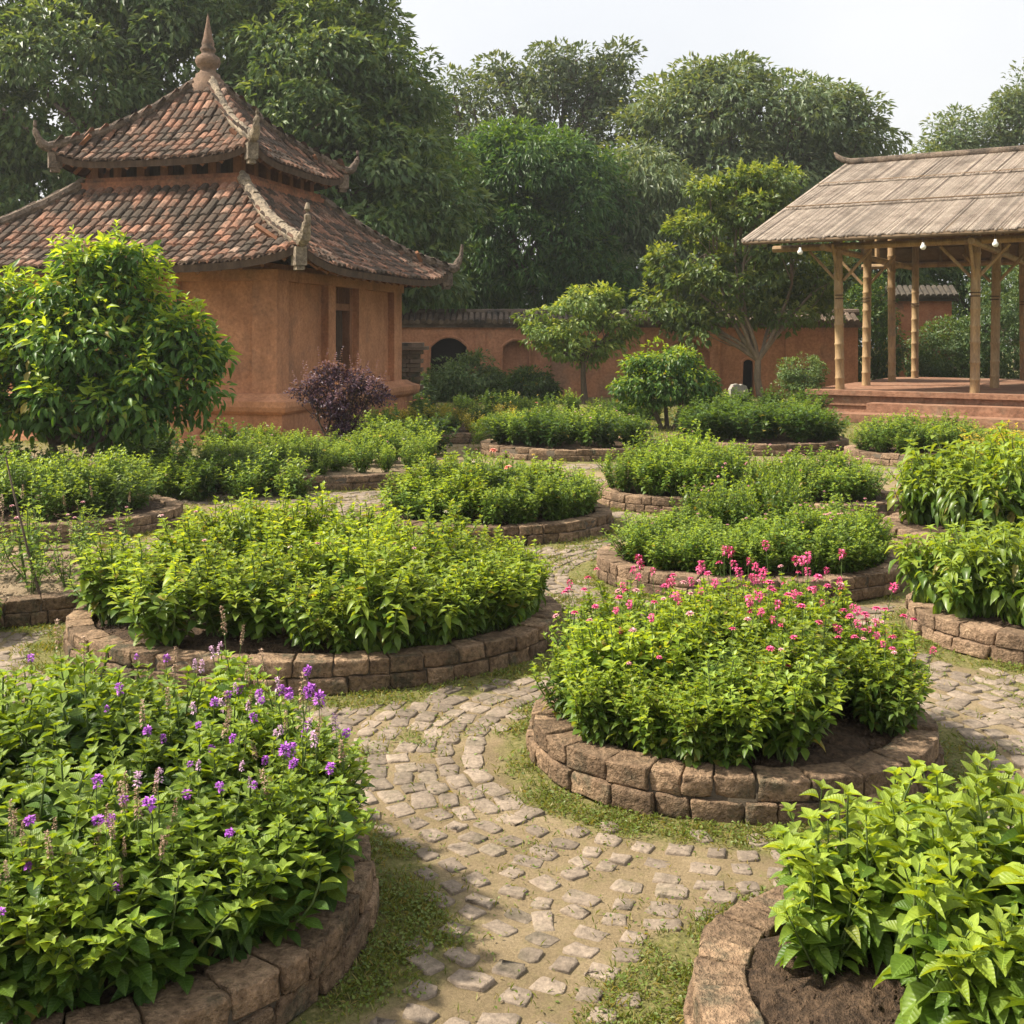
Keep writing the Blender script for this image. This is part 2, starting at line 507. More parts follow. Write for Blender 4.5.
HERBS = {}
def kind(key, nvar, **kw):
    HERBS[key] = [herb(key, **kw) for _ in range(nvar)]
kind('broad', 4, H=.60, spread=.27, stems=17, n_nodes=9, L=.080, wr=.62, tplx=L_MD, mats=LB, side=.95, hvar=.3, up=(-30, 28), young=3)
kind('bushy', 4, H=.48, spread=.24, stems=19, n_nodes=9, L=.066, wr=.60, tplx=L_MD, mats=LB, side=.95, hvar=.25, up=(-30, 25), young=3)
kind('spike', 4, H=.62, spread=.28, stems=15, n_nodes=8, L=.105, wr=.60, tplx=L_HI, mats=LI, up=(-30, 30), young=2)
kind('large', 3, H=.62, spread=.27, stems=9, n_nodes=7, L=.135, wr=.58, tplx=L_HI, mats=LJ, up=(-32, 30), young=2, side=.25)
kind('small', 4, H=.46, spread=.26, stems=26, n_nodes=9, L=.060, wr=.58, tplx=L_LO, mats=LF)
kind('droop', 4, H=.62, spread=.34, stems=20, n_nodes=8, L=.125, wr=.52, tplx=L_MDD, mats=LG, up=(-50, 5), side=.3)
kind('deep', 4, H=.62, spread=.38, stems=20, n_nodes=8, L=.105, wr=.6, tplx=L_LO, mats=LD)
kind('mixed', 4, H=.58, spread=.36, stems=22, n_nodes=8, L=.085, wr=.55, tplx=L_LO, mats=[LD[1], LF[1]])
kind('yellow', 2, H=.62, spread=.36, stems=20, n_nodes=9, L=.08, wr=.5, tplx=L_LO, mats=LY)
kind('sparse', 3, H=.34, spread=.12, stems=6, n_nodes=6, L=.045, wr=.4, tplx=L_LO, mats=[LF[0], LF[1]])

FLOWERS = {
    'purple': [blob_flower('purple flower head', [PURPLE, STEM], .020, .040, .10, 60), blob_flower('round purple flower head', [PURPLE, STEM], .018, .024, .06, 44)],
    'lilac': [blob_flower('fading lilac flower head', [LILAC, STEM], .014, .045, .08, 50, tiers=True)],
    'seed': [blob_flower('dry seed spike', [SEED, STEM], .016, .11, .10, 90, .012, True)],
    'pink': [daisy('pink flower', [PINK, STEM], .024, .09), blob_flower('pink flower cluster', [PINK, STEM], .02, .03, .12, 40)],
    'rose': [daisy('pale pink flower', [ROSE, STEM], .02, .05)],
    'tinyrose': [daisy('small pink flower', [ROSE, STEM], .016, .03, 6)],
    'coral': [daisy('coral flower', [CORAL, STEM], .045, .12)],
    'yellowf': [daisy('yellow flower', [YELLOW, STEM], .035, .12, 6)],
    'cream': [daisy('cream flower', [CREAM, STEM], .022, .05, 6)],
}

def set_plant(name, key, loc, label, cat, group, sc=1.0, flowers=(), rz=None, zs=None):
    me_f, me_s, tips = HERBS[key][rng.integers(len(HERBS[key]))]
    r = thing(name, label, cat, loc, rng.uniform(0, 2 * PI) if rz is None else rz, group)
    r.scale = (sc, sc, sc * (zs or 1))
    link('foliage', me_f, r)
    link('stem', me_s, r)
    ids = list(np.argsort([t[0][2] + rng.normal(0, .10) for t in tips]))
    for fl in flowers:
        if not ids: break
        p, d = tips[ids.pop()]
        fm = FLOWERS[fl][rng.integers(len(FLOWERS[fl]))]
        o = link('flower', fm, r)
        o.location = p
        q = Vector((d[0] * .5, d[1] * .5, 1)).to_track_quat('Z', 'Y')
        o.rotation_euler = q.to_euler()
        k = rng.uniform(.8, 1.2) / max(1.0, sc)
        o.scale = (k, k, k)
    return r

# ------------------------------------------------------------------ beds
BEDS = {   # centre x, y, semi-axes of the kerb's outer edge, kerb height
    'front': (1.05, 5.31, .97, .84), 'big': (-1.30, 7.36, 1.63, 1.27), 'rosy': (1.97, 9.12, 1.27, 1.0),
    'coral': (-.23, 11.5, 1.28, 1.1), 'low': (1.98, 13.2, 1.0, 1.0), 'pinkish': (3.52, 12.6, .92, .88),
    'droopy': (4.80, 10.5, 1.22, 1.1), 'kerbside': (3.62, 7.35, .94, .86), 'purple': (-1.42, 3.74, .95, 1.0),
    'corner': (1.22, 3.02, .73, .72), 'dry': (-3.80, 8.5, 1.16, 1.05), 'lush': (-4.75, 11.6, 1.25, 1.1),
    'rose': (-2.75, 15.6, 2.0, 1.55), 'centre_back': (1.05, 18.7, 1.6, 1.35), 'broad_back': (4.35, 19.6, 1.6, 1.4),
    'pavilion_side': (6.6, 17.6, 1.25, 1.1), 'flowery': (-1.1, 21.6, 2.0, 1.3),
}
KH = .185
def block(nx=4):
    g = [-1, -.86, -.3, .3, .86, 1]
    m = len(g) - 1
    pts = {}
    V, Fc = [], []
    def idx(i, j, k):
        if (i, j, k) not in pts:
            p = np.array((g[i], g[j], g[k]))
            e = np.abs(p) == 1
            if e.sum() == 2: p = np.where(e, p * .972, p)
            if e.sum() == 3: p = p * .95
            pts[(i, j, k)] = len(V); V.append(p)
        return pts[(i, j, k)]
    for ax in range(3):
        for side in (0, m):
            for a in range(m):
                for b in range(m):
                    q = []
                    for (u, v) in ((a, b), (a + 1, b), (a + 1, b + 1), (a, b + 1)):
                        c = [0, 0, 0]; c[ax] = side; c[(ax + 1) % 3] = u; c[(ax + 2) % 3] = v
                        q.append(idx(*c))
                    Fc.append(q if side == m else q[::-1])
    return np.array(V), np.array(Fc)
BLK, BLKF = block()

def ell_arc(a, b, n=720):
    th = np.linspace(0, 2 * PI, n + 1)
    x, y = a * np.cos(th), b * np.sin(th)
    s = np.concatenate([[0], np.cumsum(np.hypot(np.diff(x), np.diff(y)))])
    return th, s

def raised_bed(key, label, soil=SOIL, kerb=KERB, blk=.185, tk=.165, mound=.07):
    cx, cy, a, b = BEDS[key]
    r = thing('raised_bed', label, 'raised bed', (cx, cy, 0), 0, None)
    mb = MB()
    th, s = ell_arc(a, b)
    per = s[-1]
    for course in range(2):
        pos = rng.uniform(0, .15)
        end = pos + per
        lens = []
        while sum(lens) < per:
            lens.append(blk * rng.uniform(.6, 1.45))
        lens = np.array(lens) * per / sum(lens)
        for l in lens:
            gap = .008
            V = BLK * np.array((.5 * l - gap * .5, tk / 2 * rng.uniform(.93, 1.05), (KH / 2 - .006) / 2 * rng.uniform(.95, 1.05)))
            V = V + rng.normal(0, .0022, V.shape)
            ph = rng.uniform(0, 6.28, 6)
            q1 = np.sin(V[:, 0] * 55 + ph[0] + 40 * V[:, 2]) * np.sin(V[:, 1] * 60 + ph[1]) + np.sin(V[:, 2] * 95 + ph[2] + 30 * V[:, 0])
            V = V + norm(BLK) * (q1 * .0026)[:, None]
            V[:, 0] += (V[:, 2] * rng.normal(0, .10))
            V[:, 1] += V[:, 0] * rng.normal(0, .035) + rng.normal(0, .006)
            V[:, 2] += V[:, 0] * rng.normal(0, .02) + rng.normal(0, .003) * course
            sp = (pos + l / 2 + V[:, 0]) % per
            t = np.interp(sp, s, th)
            ox, oy = np.cos(t) * b, np.sin(t) * a
            nn = np.hypot(ox, oy); ox, oy = ox / nn, oy / nn
            off = V[:, 1] - tk / 2 + (-.012 if course else 0)
            W = np.stack([a * np.cos(t) + ox * off, b * np.sin(t) + oy * off, KH * (.25 + .5 * course) + V[:, 2]], -1)
            mb.add(W, BLKF, 0)
            pos += l
    # mortar core behind the joints
    for k in range(0, 720, 8):
        t0, t1 = th[k], th[k + 8]
        ring = []
        for t in (t0, t1):
            for o in (-.028, -tk + .028):
                ox, oy = math.cos(t) * b, math.sin(t) * a
                nn = math.hypot(ox, oy)
                ring.append((a * math.cos(t) + ox / nn * o, b * math.sin(t) + oy / nn * o))
        (p0, p1, p2, p3) = ring
        zt = KH - .022
        mb.add([(*p0, 0), (*p0, zt), (*p1, zt), (*p2, 0), (*p2, zt), (*p3, zt), (*p1, 0), (*p3, 0)], [(0, 3, 4, 1), (1, 4, 5, 2), (2, 5, 7, 6)], 1)
    mb.obj('kerb', [kerb, MORTAR], r, True)
    # soil
    nr, na = 16, 64
    V, Fs = [(0, 0, KH - .05 + mound)], []
    for i in range(1, nr + 1):
        rr = i / nr
        for j in range(na):
            t = j * 2 * PI / na
            V.append(((a - tk * .6) * rr * math.cos(t), (b - tk * .6) * rr * math.sin(t), KH - .05 + mound * (1 - rr ** 3)))
    V = np.array(V)
    V[:, 2] += rng.normal(0, .008, len(V)) + .012 * wav(V[:, 0] + cx * 3, V[:, 1], 3, 9)
    so = MB()
    so.add(V, [(0, 1 + j, 1 + (j + 1) % na) for j in range(na)])
    q = [(1 + (i - 1) * na + j, 1 + i * na + j, 1 + i * na + (j + 1) % na, 1 + (i - 1) * na + (j + 1) % na) for i in range(1, nr) for j in range(na)]
    so.f.append((np.array(q), 0))
    # crumbs of earth
    n = int(1500 * a * b / .7) if cy < 9.5 else 60
    rr = np.sqrt(rnd(n, 0, 1)); tt = rnd(n, 0, 2 * PI)
    oct_v = np.array([(1, 0, 0), (-1, 0, 0), (0, 1, 0), (0, -1, 0), (0, 0, 1), (0, 0, -1)], float)
    oct_f = np.array([(0, 2, 4), (2, 1, 4), (1, 3, 4), (3, 0, 4), (2, 0, 5), (1, 2, 5), (3, 1, 5), (0, 3, 5)])
    C = np.stack([(a - tk) * rr * np.cos(tt), (b - tk) * rr * np.sin(tt), KH - .045 + mound * (1 - rr ** 3)], -1)
    sc = rnd(n, .004, .014)
    VV = C[:, None] + oct_v[None] * sc[:, None, None] * rng.uniform(.6, 1.3, (n, 6, 3))
    so.add(VV.reshape(-1, 3), (oct_f[None] + (np.arange(n) * 6)[:, None, None]).reshape(-1, 3), 0)
    so.obj('soil', soil, r, True)
    return r

def fill(key, n, herb_key, name, label, cat, group, sc=(.9, 1.1), inset=.30, height=None, flowers=None, skip=None, mind=None):
    """plants spread over the bed's soil, each a thing of its own"""
    cx, cy, a, b = BEDS[key]
    pts = []
    tries = 0
    mind = mind or 1.25 * math.sqrt((a - inset) * (b - inset) / n)
    while len(pts) < n and tries < 6000:
        tries += 1
        rr, t = math.sqrt(rng.uniform()), rng.uniform(0, 2 * PI)
        x, y = (a - inset) * rr * math.cos(t), (b - inset) * rr * math.sin(t)
        if skip and skip(x, y): continue
        if all(math.hypot(x - p[0], y - p[1]) > mind * (1 - tries / 9000) for p in pts):
            pts.append((x, y, rr))
    out = []
    for x, y, rr in pts:
        hk = height(x, y) if height else 1 - .22 * rr * rr
        k = herb_key if isinstance(herb_key, str) else herb_key[rng.integers(len(herb_key))]
        fl = flowers(x, y) if flowers else ()
        out.append(set_plant(name, k, (cx + x, cy + y, KH - .045 + .05 * (1 - rr ** 3)), label, cat, group, rng.uniform(*sc), fl, zs=hk))
    return out

def fl_pick(mean, kinds, p=None):
    return [kinds[i] for i in rng.choice(len(kinds), rng.poisson(mean), p=p)]

# ------------------------------------------------------------------ ground, path, grass
def bed_dist(x, y):
    """signed distance (approximate) outside every kerb, and which bed is nearest"""
    best = np.full(np.shape(x), 99.0); who = np.zeros(np.shape(x), int)
    for i, (cx, cy, a, b) in enumerate(BEDS.values()):
        dx, dy = x - cx, y - cy
        r = np.hypot(dx / a, dy / b) + 1e-9
        d = (r - 1) * np.hypot(dx, dy) / r
        w = d < best
        best = np.where(w, d, best); who = np.where(w, i, who)
    return best, who

def grass_mask(x, y):
    d, _ = bed_dist(x, y)
    edge = .23 + .16 * wav(x, y, 21, 2.2)
    g = np.clip((edge - d) / .12 + .5, 0, 1)
    g = np.maximum(g, np.clip((y - 19 - 1.5 * wav(x, y, 5, .6)) / 2.0, 0, 1))
    g = np.maximum(g, np.clip((np.abs(x + .2) - 6.3 - .1 * y) / 1.0, 0, 1))
    g = np.maximum(g, np.clip(1.8 * wav(x, y, 8, 3.0) - .25, .10, .62))
    return g

def grid_axis(lo, hi, step, far):
    c = np.arange(lo, hi + step / 2, step)
    ext = [.3, .8, 1.6, 3, 6, 12, 25, 50, 80, far]
    return np.concatenate([lo - np.array(ext[::-1]), c, hi + np.array(ext)])
gx = grid_axis(-7, 8, .06, 150)
gy = grid_axis(1.2, 17, .06, 150)
GXX, GYY = np.meshgrid(gx, gy)
def ground_z(x, y):
    x, y = np.asarray(x, float), np.asarray(y, float)
    z = .010 * wav(x, y, 31, 3.0) + .005 * wav(x, y, 32, 9, 2)
    return np.where((np.abs(x) < 9) & (y < 18) & (y > 1), z, -.01)
gz = ground_z(GXX, GYY)
gm = MB()
ny, nx = GXX.shape
ii, jj = np.meshgrid(np.arange(ny - 1), np.arange(nx - 1), indexing='ij')
gm.add(np.stack([GXX, GYY, gz], -1).reshape(-1, 3), np.stack([ii * nx + jj, ii * nx + jj + 1, (ii + 1) * nx + jj + 1, (ii + 1) * nx + jj], -1).reshape(-1, 4))

def ground_mat():
    m, t, N, L, b = nodes('trodden earth')
    n1 = noise(t, 1.7, 8, .7)
    col = ramp(t, n1, [(.3, (.155, .118, .066)), (.5, (.24, .182, .105)), (.7, (.32, .25, .155))])
    at = N.new('ShaderNodeAttribute'); at.attribute_name = 'turf'
    n2 = noise(t, 34, 5, .75)
    grn = ramp(t, n2, [(.3, (.07, .075, .028)), (.5, (.15, .15, .045)), (.7, (.30, .25, .12))])
    mm = N.new('ShaderNodeMath'); mm.operation = 'ADD'
    L.new(at.outputs['Fac'], mm.inputs[0])
    n4 = noise(t, 12, 6, .75, w=2)
    m2 = N.new('ShaderNodeMath'); m2.operation = 'MULTIPLY_ADD'
    L.new(n4, m2.inputs[0]); m2.inputs[1].default_value = 1.5; m2.inputs[2].default_value = -.75
    L.new(m2.outputs[0], mm.inputs[1])
    f = ramp(t, mm.outputs[0], [(.12, (0, 0, 0)), (.7, (.92, .92, .92))])
    col = mix(t, f, col, grn)
    n3 = noise(t, 90, 5, .8)
    col = mix(t, 1.0, col, ramp(t, n3, [(.28, (.62,) * 3), (.72, (1.28,) * 3)]), 'MULTIPLY')
    L.new(col, b.inputs['Base Color'])
    b.inputs['Roughness'].default_value = .95
    b.inputs['Specular IOR Level'].default_value = .15
    bump(t, b, n3, .8, .012)
    return m
gme = gm.mesh('ground', ground_mat(), True)
at = gme.attributes.new('turf', 'FLOAT', 'POINT')
at.data.foreach_set('value', grass_mask(GXX, GYY).ravel().astype(np.float32))
ground = link('ground', gme)
ground['kind'] = 'structure'

# cobbles in rings that follow the kerbs, bed by bed
cob = MB()
cell = {}
def free(x, y, r):
    i, j = int(x // .3), int(y // .3)
    for a in (-1, 0, 1):
        for c in (-1, 0, 1):
            for (px, py, pr) in cell.get((i + a, j + c), ()):
                if (x - px) ** 2 + (y - py) ** 2 < ((r + pr) * .93) ** 2:
                    return False
    return True
names = list(BEDS)
n_stone = 0
for key in ('front', 'rosy', 'purple', 'big', 'corner', 'coral', 'kerbside', 'droopy', 'dry', 'low', 'pinkish', 'rose', 'centre_back', 'broad_back', 'pavilion_side'):
    cx, cy, a, b = BEDS[key]
    far = cy > 9.9
    k0 = .28 if key in ('front', 'rosy') else .24
    row = 0
    off = k0
    while off < (1.7 if key in ('front', 'rosy', 'purple') else 1.1):
        wid = rng.uniform(.080, .108) * (1.15 if far else 1)
        A_, B_ = a + off, b + off
        per = PI * (3 * (A_ + B_) - math.sqrt((3 * A_ + B_) * (A_ + 3 * B_)))
        s = 0
        while s < per:
            l = rng.uniform(.09, .165) * (1.15 if far else 1)
            t = (s + l / 2) / per * 2 * PI + row * .37
            s += l + rng.uniform(.006, .022)
            jit = rng.normal(0, .010)
            x, y = cx + (A_ + jit) * math.cos(t), cy + (B_ + jit) * math.sin(t)
            if y < 2.2 or y > 17 or abs(x) > 1.0 + .58 * y: continue
            d, who = bed_dist(np.array(x), np.array(y))
            if d < .17 + .05 * math.sin(5 * x + 3 * y): continue
            # the open crossing in front has wider earth joints
            wide = (3.0 < y < 4.6 and -.6 < x < 1.2)
            if wide and rng.uniform() < .06: continue
            lw, ww = l * (.80 if wide else 1), wid * (.82 if wide else 1)
            ok = all(free(x - math.sin(t) * q, y + math.cos(t) * q, ww * .5) for q in (-max(0, l - ww) * .5, 0, max(0, l - ww) * .5))
            if not ok: continue
            for q in (-max(0, lw - ww) * .5, 0, max(0, lw - ww) * .5):
                px, py = x - math.sin(t) * q, y + math.cos(t) * q
                cell.setdefault((int(px // .3), int(py // .3)), []).append((px, py, ww * .5))
            # one stone: an uneven rounded slab with a worn top
            m = 10 if y < 9 else 7
            an = np.arange(m) * 2 * PI / m + rng.uniform(0, 1)
            pw = 2 / rng.uniform(4.5, 9)
            ca, sa = np.cos(an), np.sin(an)
            ux = np.sign(ca) * np.abs(ca) ** pw * lw / 2 * rng.uniform(.80, 1.12, m)
            uy = np.sign(sa) * np.abs(sa) ** pw * ww / 2 * rng.uniform(.78, 1.14, m)
            ph = t + PI / 2 + rng.normal(0, .13)
            R = np.array([[math.cos(ph), -math.sin(ph)], [math.sin(ph), math.cos(ph)]])
            hgt = .008 + rng.normal(0, .0022)
            rings = []
            tx, ty = rng.normal(0, .03, 2)
            zg = float(ground_z(x, y))
            for sc, z in ((1.03, -.03), (1.0, hgt * .6), (.94, hgt * .95), (.6, hgt)):
                pq = (R @ np.stack([ux * sc, uy * sc])).T
                rings.append(np.column_stack([x + pq[:, 0], y + pq[:, 1], zg + z + pq[:, 0] * tx + pq[:, 1] * ty + rng.normal(0, .0012, m)]))
            V = np.concatenate(rings + [np.array([[x, y, zg + hgt + .001]])])
            fs = [(r * m + i, r * m + (i + 1) % m, (r + 1) * m + (i + 1) % m, (r + 1) * m + i) for r in range(3) for i in range(m)]
            cob.add(V, fs)
            cob.f.append((np.array([(3 * m + i, 3 * m + (i + 1) % m, 4 * m) for i in range(m)]) + cob.n - len(V), 0))
            n_stone += 1
        off += wid + rng.uniform(.008, .022)
        row += 1
path = cob.obj('path', COBBLE, None, True)
path['kind'] = 'structure'
print('stones', n_stone)

GRASS = leaf('turf blade', (.09, .13, .025), (.15, .185, .04), (.28, .24, .10), trans=.3)
CLOVER = leaf('turf weed leaf', (.075, .125, .022), (.13, .18, .034), trans=.3)
gr = MB()
def sow(n, xr, yr, size, weed=.35):
    x, y = rnd(n, *xr), rnd(n, *yr)
    keep = (np.abs(x) < .75 + .55 * y) & (rng.uniform(size=n) < grass_mask(x, y) ** 1.25)
    d, _ = bed_dist(x, y)
    keep &= d > .005
    clump = wav(x, y, 77, 9)
    keep &= rng.uniform(size=n) < np.clip(.45 + 1.1 * clump, .06, 1)
    x, y = x[keep], y[keep]
    n = len(x)
    a = rnd(n, 0, 2 * PI)
    w = rng.uniform(size=n) < weed
    el = np.where(w, rnd(n, .0, .7), rnd(n, .4, 1.3))
    D = np.stack([np.cos(a) * np.cos(el), np.sin(a) * np.cos(el), np.sin(el)], -1)
    U = np.stack([-np.cos(a), -np.sin(a), np.full(n, .8)], -1) + rng.normal(0, .3, (n, 3))
    L = np.where(w, rnd(n, .5, .9), rnd(n, .7, 1.8)) * size
    W = np.where(w, L * .7, L * .16)
    P = np.stack([x, y, ground_z(x, y) + np.where(w, rnd(n, .002, .02), 0)], -1)
    for q, mt in ((w, 1), (~w, 0)):
        gr.leaves(L_CARD, P[q], D[q], U[q], L[q], W[q], mt)
sow(420000, (-3.2, 3.2), (2.3, 4.8), .020)
sow(330000, (-4.5, 4.8), (4.8, 8.6), .026)
sow(200000, (-6.5, 6.5), (8.6, 14), .036)
sow(120000, (-11, 12), (14, 30), .07)
grass = gr.obj('grass', [GRASS, CLOVER])
grass['kind'] = 'stuff'

# ------------------------------------------------------------------ temple
TC, TRZ = (X(208, 24.0), 24.0), math.radians(-14.5)
temple = thing('temple', 'small terracotta temple with two tiers of old tiled roof and a pointed finial', 'temple', (TC[0], TC[1], 0), TRZ)
WS, PZ = 3.12, .93
def rot4(k):
    return Matrix.Rotation(k * PI / 2, 4, 'Z')
# plinth
p = MB()
for s0, z0, s1, z1 in ((WS + .62, 0, WS + .60, .10), (WS + .50, .10, WS + .50, .17), (WS + .36, .17, WS + .36, .56), (WS + .40, .56, WS + .47, .62), (WS + .47, .62, WS + .50, .70), (WS + .50, .70, WS + .50, .80), (WS + .50, .80, WS + .34, .86), (WS + .34, .86, WS + .26, PZ)):
    p.frustum(s0, z0, s1, z1)
p.obj('plinth', PLASTER, temple)
# walls with a doorway in the +x face
T = .30
w = MB()
z0, z1 = PZ, 3.32
for k in range(4):
    M = rot4(k)
    if k == 1:   # the doorway side (local +x)
        for a, b_, lo, hi in ((-WS, -.52, z0, z1), (.52, WS - T, z0, z1), (-.52, .52, 3.1, z1)):
            w.box(a, b_, -WS, -WS + T, lo, hi, 0, M)
    else:
        w.box(-WS, WS - T, -WS, -WS + T, z0, z1, 0, M)
w.obj('wall', PLASTER, temple)
# pilasters and beams, proud of the wall
pl = MB()
for k in range(4):
    M = rot4(k)
    xs = [(-WS - .155, -WS + .34), (WS - .34, WS + .15)]
    xs += [(-.98, -.62), (.62, .98)] if k == 1 else [(-1.25, -.95), (.95, 1.25)]
    for a, b_ in xs:
        pl.box(a, b_, -WS - .15 - .004 * k, -WS - .002, PZ - .003, 3.0, 0, M)
    pl.box(-WS - .20, WS + .20, -WS - .19 - .003 * k, -WS - .003, 3.0, 3.20, 0, M)
    pl.box(-WS - .07, WS + .07, -WS - .05 - .003 * k, -WS - .004, PZ - .002, PZ + .12, 0, M)
pl.obj('pilaster', PLASTER, temple)
# door
dr = MB(); M = rot4(1)
for a, b_ in ((-.52, -.40), (.40, .52)):
    dr.box(a, b_, -WS - .03, -WS + .2, PZ, 3.1, 0, M)
dr.box(-.40, .40, -WS - .025, -WS + .2, 2.52, 2.66, 0, M)
dr.box(-.40, .40, -WS - .02, -WS + .2, 3.0, 3.1, 0, M)
for q in np.linspace(-.33, .33, 7):
    dr.box(q - .018, q + .018, -WS + .05, -WS + .09, 2.66, 3.0, 0, M)
door = dr.obj('door_frame', WOODR, temple)
dl = MB()
dl.box(.05, .398, -WS + .14, -WS + .18, PZ, 2.52, 0, M)
dl.box(.09, .36, -WS + .125, -WS + .139, PZ + .15, PZ + .7, 0, M)
dl.box(.09, .36, -WS + .125, -WS + .139, PZ + .82, 2.42, 0, M)
dl.obj('door_leaf', WOODD, temple)
fl = MB()
fl.box(-WS + T + .01, WS - T - .01, -WS + T + .01, WS - T - .01, PZ - .05, PZ + .01)
fl.obj('floor', BRICKRED, temple)

def tier(s_e, z_e, s_t, z_t, sag, lift, rows, tw, over, hip_r, horn_h, tag_name):
    """one hipped roof tier: tiles, hip ridges with horns, eaves; returns the roof part"""
    def surf(x, t):
        hw = s_e + (s_t - s_e) * t
        u = np.abs(x) / hw
        return hw, z_e + (z_t - z_e) * (t - sag * np.sin(PI * t)) + lift * np.clip(u, 0, 1.1) ** 5 * (1 - t) ** 1.5
    tm = MB()
    na = 5
    ang = np.linspace(PI, 0, na)
    ncol = int(round(2 * s_e / tw))
    for k in range(4):
        R = np.array(rot4(k))[:3, :3]
        for c in range(ncol):
            x = -s_e + tw * (c + .5)
            for r in range(rows):
                t0, t1 = r / rows, (r + 1.35) / rows
                hw0 = s_e + (s_t - s_e) * (r + .5) / rows
                if abs(x) > hw0 + tw * .35: continue
                jx = rng.normal(0, .008); jz = rng.normal(0, .008)
                rad = tw * .47 * rng.uniform(.92, 1.05)
                V = []
                for t, lf, rs in ((t0 - .25 / rows * rng.uniform(0, .35), .040, 1.0), (min(t1, 1.0), .004, .86)):
                    hw, z = surf(np.array(x), t)
                    for a in ang:
                        V.append((x + jx + math.cos(a) * rad * rs, -hw, z + lf + jz + math.sin(a) * rad * .62 * rs))
                    if lf > .01:
                        for a in ang:
                            V.append((x + jx + math.cos(a) * rad * .8, -hw + .005, z + lf + jz - .02 + math.sin(a) * rad * .42))
                V = np.array(V) @ R.T
                f = [(i, i + 1, 2 * na + i + 1, 2 * na + i) for i in range(na - 1)] + [(na + i, na + i + 1, i + 1, i) for i in range(na - 1)]
                tm.add(V, [q[::-1] for q in f])
    roof = tm.obj('roof', TILE, temple)
    # board below the tiles, rafters and fascia
    eb = MB()
    nn = 24
    for k in range(4):
        R = np.array(rot4(k))[:3, :3]
        for dz, flip in ((-.005, 0), (-.07, 1)):
            V = []
            for t in np.linspace(0.0, 1, 9):
                for u in np.linspace(-1, 1, nn):
                    hw = s_e + (s_t - s_e) * t
                    _, z = surf(np.array(u * hw), t)
                    V.append((u * hw, -hw + .03, z + dz))
            q = [(i * nn + j, i * nn + j + 1, (i + 1) * nn + j + 1, (i + 1) * nn + j) for i in range(8) for j in range(nn - 1)]
            eb.add(np.array(V) @ R.T, q if not flip else [a[::-1] for a in q], 0)
        us = np.linspace(-1, 1, nn)
        zz = np.array([surf(np.array(u * s_e), 0.)[1] for u in us])
        V = np.concatenate([np.column_stack([us * s_e, np.full(nn, -s_e + .02), zz + .01]), np.column_stack([us * s_e, np.full(nn, -s_e + .035), zz - .12])])
        eb.add(V @ R.T, [(j + nn, j + nn + 1, j + 1, j) for j in range(nn - 1)], 0)
        for x in np.arange(-s_e + .5, s_e - .3, .42):
            P = []
            for t in (.02, min(.9, over)):
                hw, z = surf(np.array(x), t)
                P.append((x, -hw + .05, z - .15))
            eb.tube(np.array(P) @ R.T, .05, 4, 1)
    eb.obj('eaves', [WOODD, WOODR], roof)
    # hips
    for k in range(4):
        h = MB()
        R = np.array(rot4(k))[:3, :3]
        P, rad = [], []
        for t in np.linspace(1, 0, 16):
            hw, z = surf(np.array(s_e + (s_t - s_e) * t), t)
            P.append((hw, -hw, float(z) + .06)); rad.append(hip_r)
        ez = P[-1][2]
        for q in np.linspace(.12, 1, 9):
            e = s_e + .28 * math.sin(q * 1.7) * horn_h
            P.append((e, -e, ez + horn_h * .82 * q ** 1.55)); rad.append(hip_r * (1 - .82 * q) + .012)
        P = np.array(P); P += rng.normal(0, .008, P.shape)
        h.tube(P @ R.T, np.array(rad) * rng.uniform(.88, 1.14, len(rad)), 8)
        # lumps of mortar along the hip
        for q in range(0, 15, 1):
            c = P[q] + np.array((0, 0, hip_r * .55))
            d = norm(P[q + 1] - P[q])
            h.tube(np.array([c - d * .085, c + d * .075]) @ R.T, hip_r * rng.uniform(.5, .75), 6)
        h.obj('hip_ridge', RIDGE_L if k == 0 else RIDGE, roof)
        cb = MB()
        e = s_e - .10
        _, z = surf(np.array(e), .02)
        Mx = rot4(k) @ Matrix.Translation((e, -e, 0)) @ Matrix.Rotation(PI / 4, 4, 'Z')
        cb.box(-.10, .10, -.13, .13, ez - .42, ez - .10, 0, Mx)
        cb.box(-.07, .07, -.09, .09, ez - .50, ez - .42, 0, Mx)
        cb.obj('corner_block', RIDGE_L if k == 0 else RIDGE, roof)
    return roof
tier(4.22, 3.22, 1.86, 5.02, .085, .34, 11, .215, .46, .12, .75, 'lower')
# band, upper wall and its dark openings
ub = MB()
for s0, za, s1, zb in ((1.93, 4.96, 1.93, 5.12), (1.86, 5.12, 1.84, 5.22)):
    ub.frustum(s0, za, s1, zb)
ub.obj('roof_band', solid('sooty band', (.16, .075, .045), (.33, .14, .075), 2.5, c3=(.10, .07, .05), fine=16, pit=(.6, 1.2)), temple)
uw = MB()
uw.frustum(1.45, 5.0, 1.45, 5.9)
uw.obj('upper_wall', WOODD, temple)
up = MB()
for k in range(4):
    for q in (-1.62, -1.08, -.54, 0, .54, 1.08):
        up.box(q - .09, q + .09, -1.72 - .002 * k, -1.54, 5.2, 5.78, 0, rot4(k))
    up.box(-1.75, 1.75, -1.76 - .002 * k, -1.66, 5.60, 5.78, 0, rot4(k))
up.obj('upper_post', WOODR, temple)
tier(2.30, 5.46, .24, 7.38, .085, .30, 10, .20, .35, .10, .62, 'upper')
fi = MB()
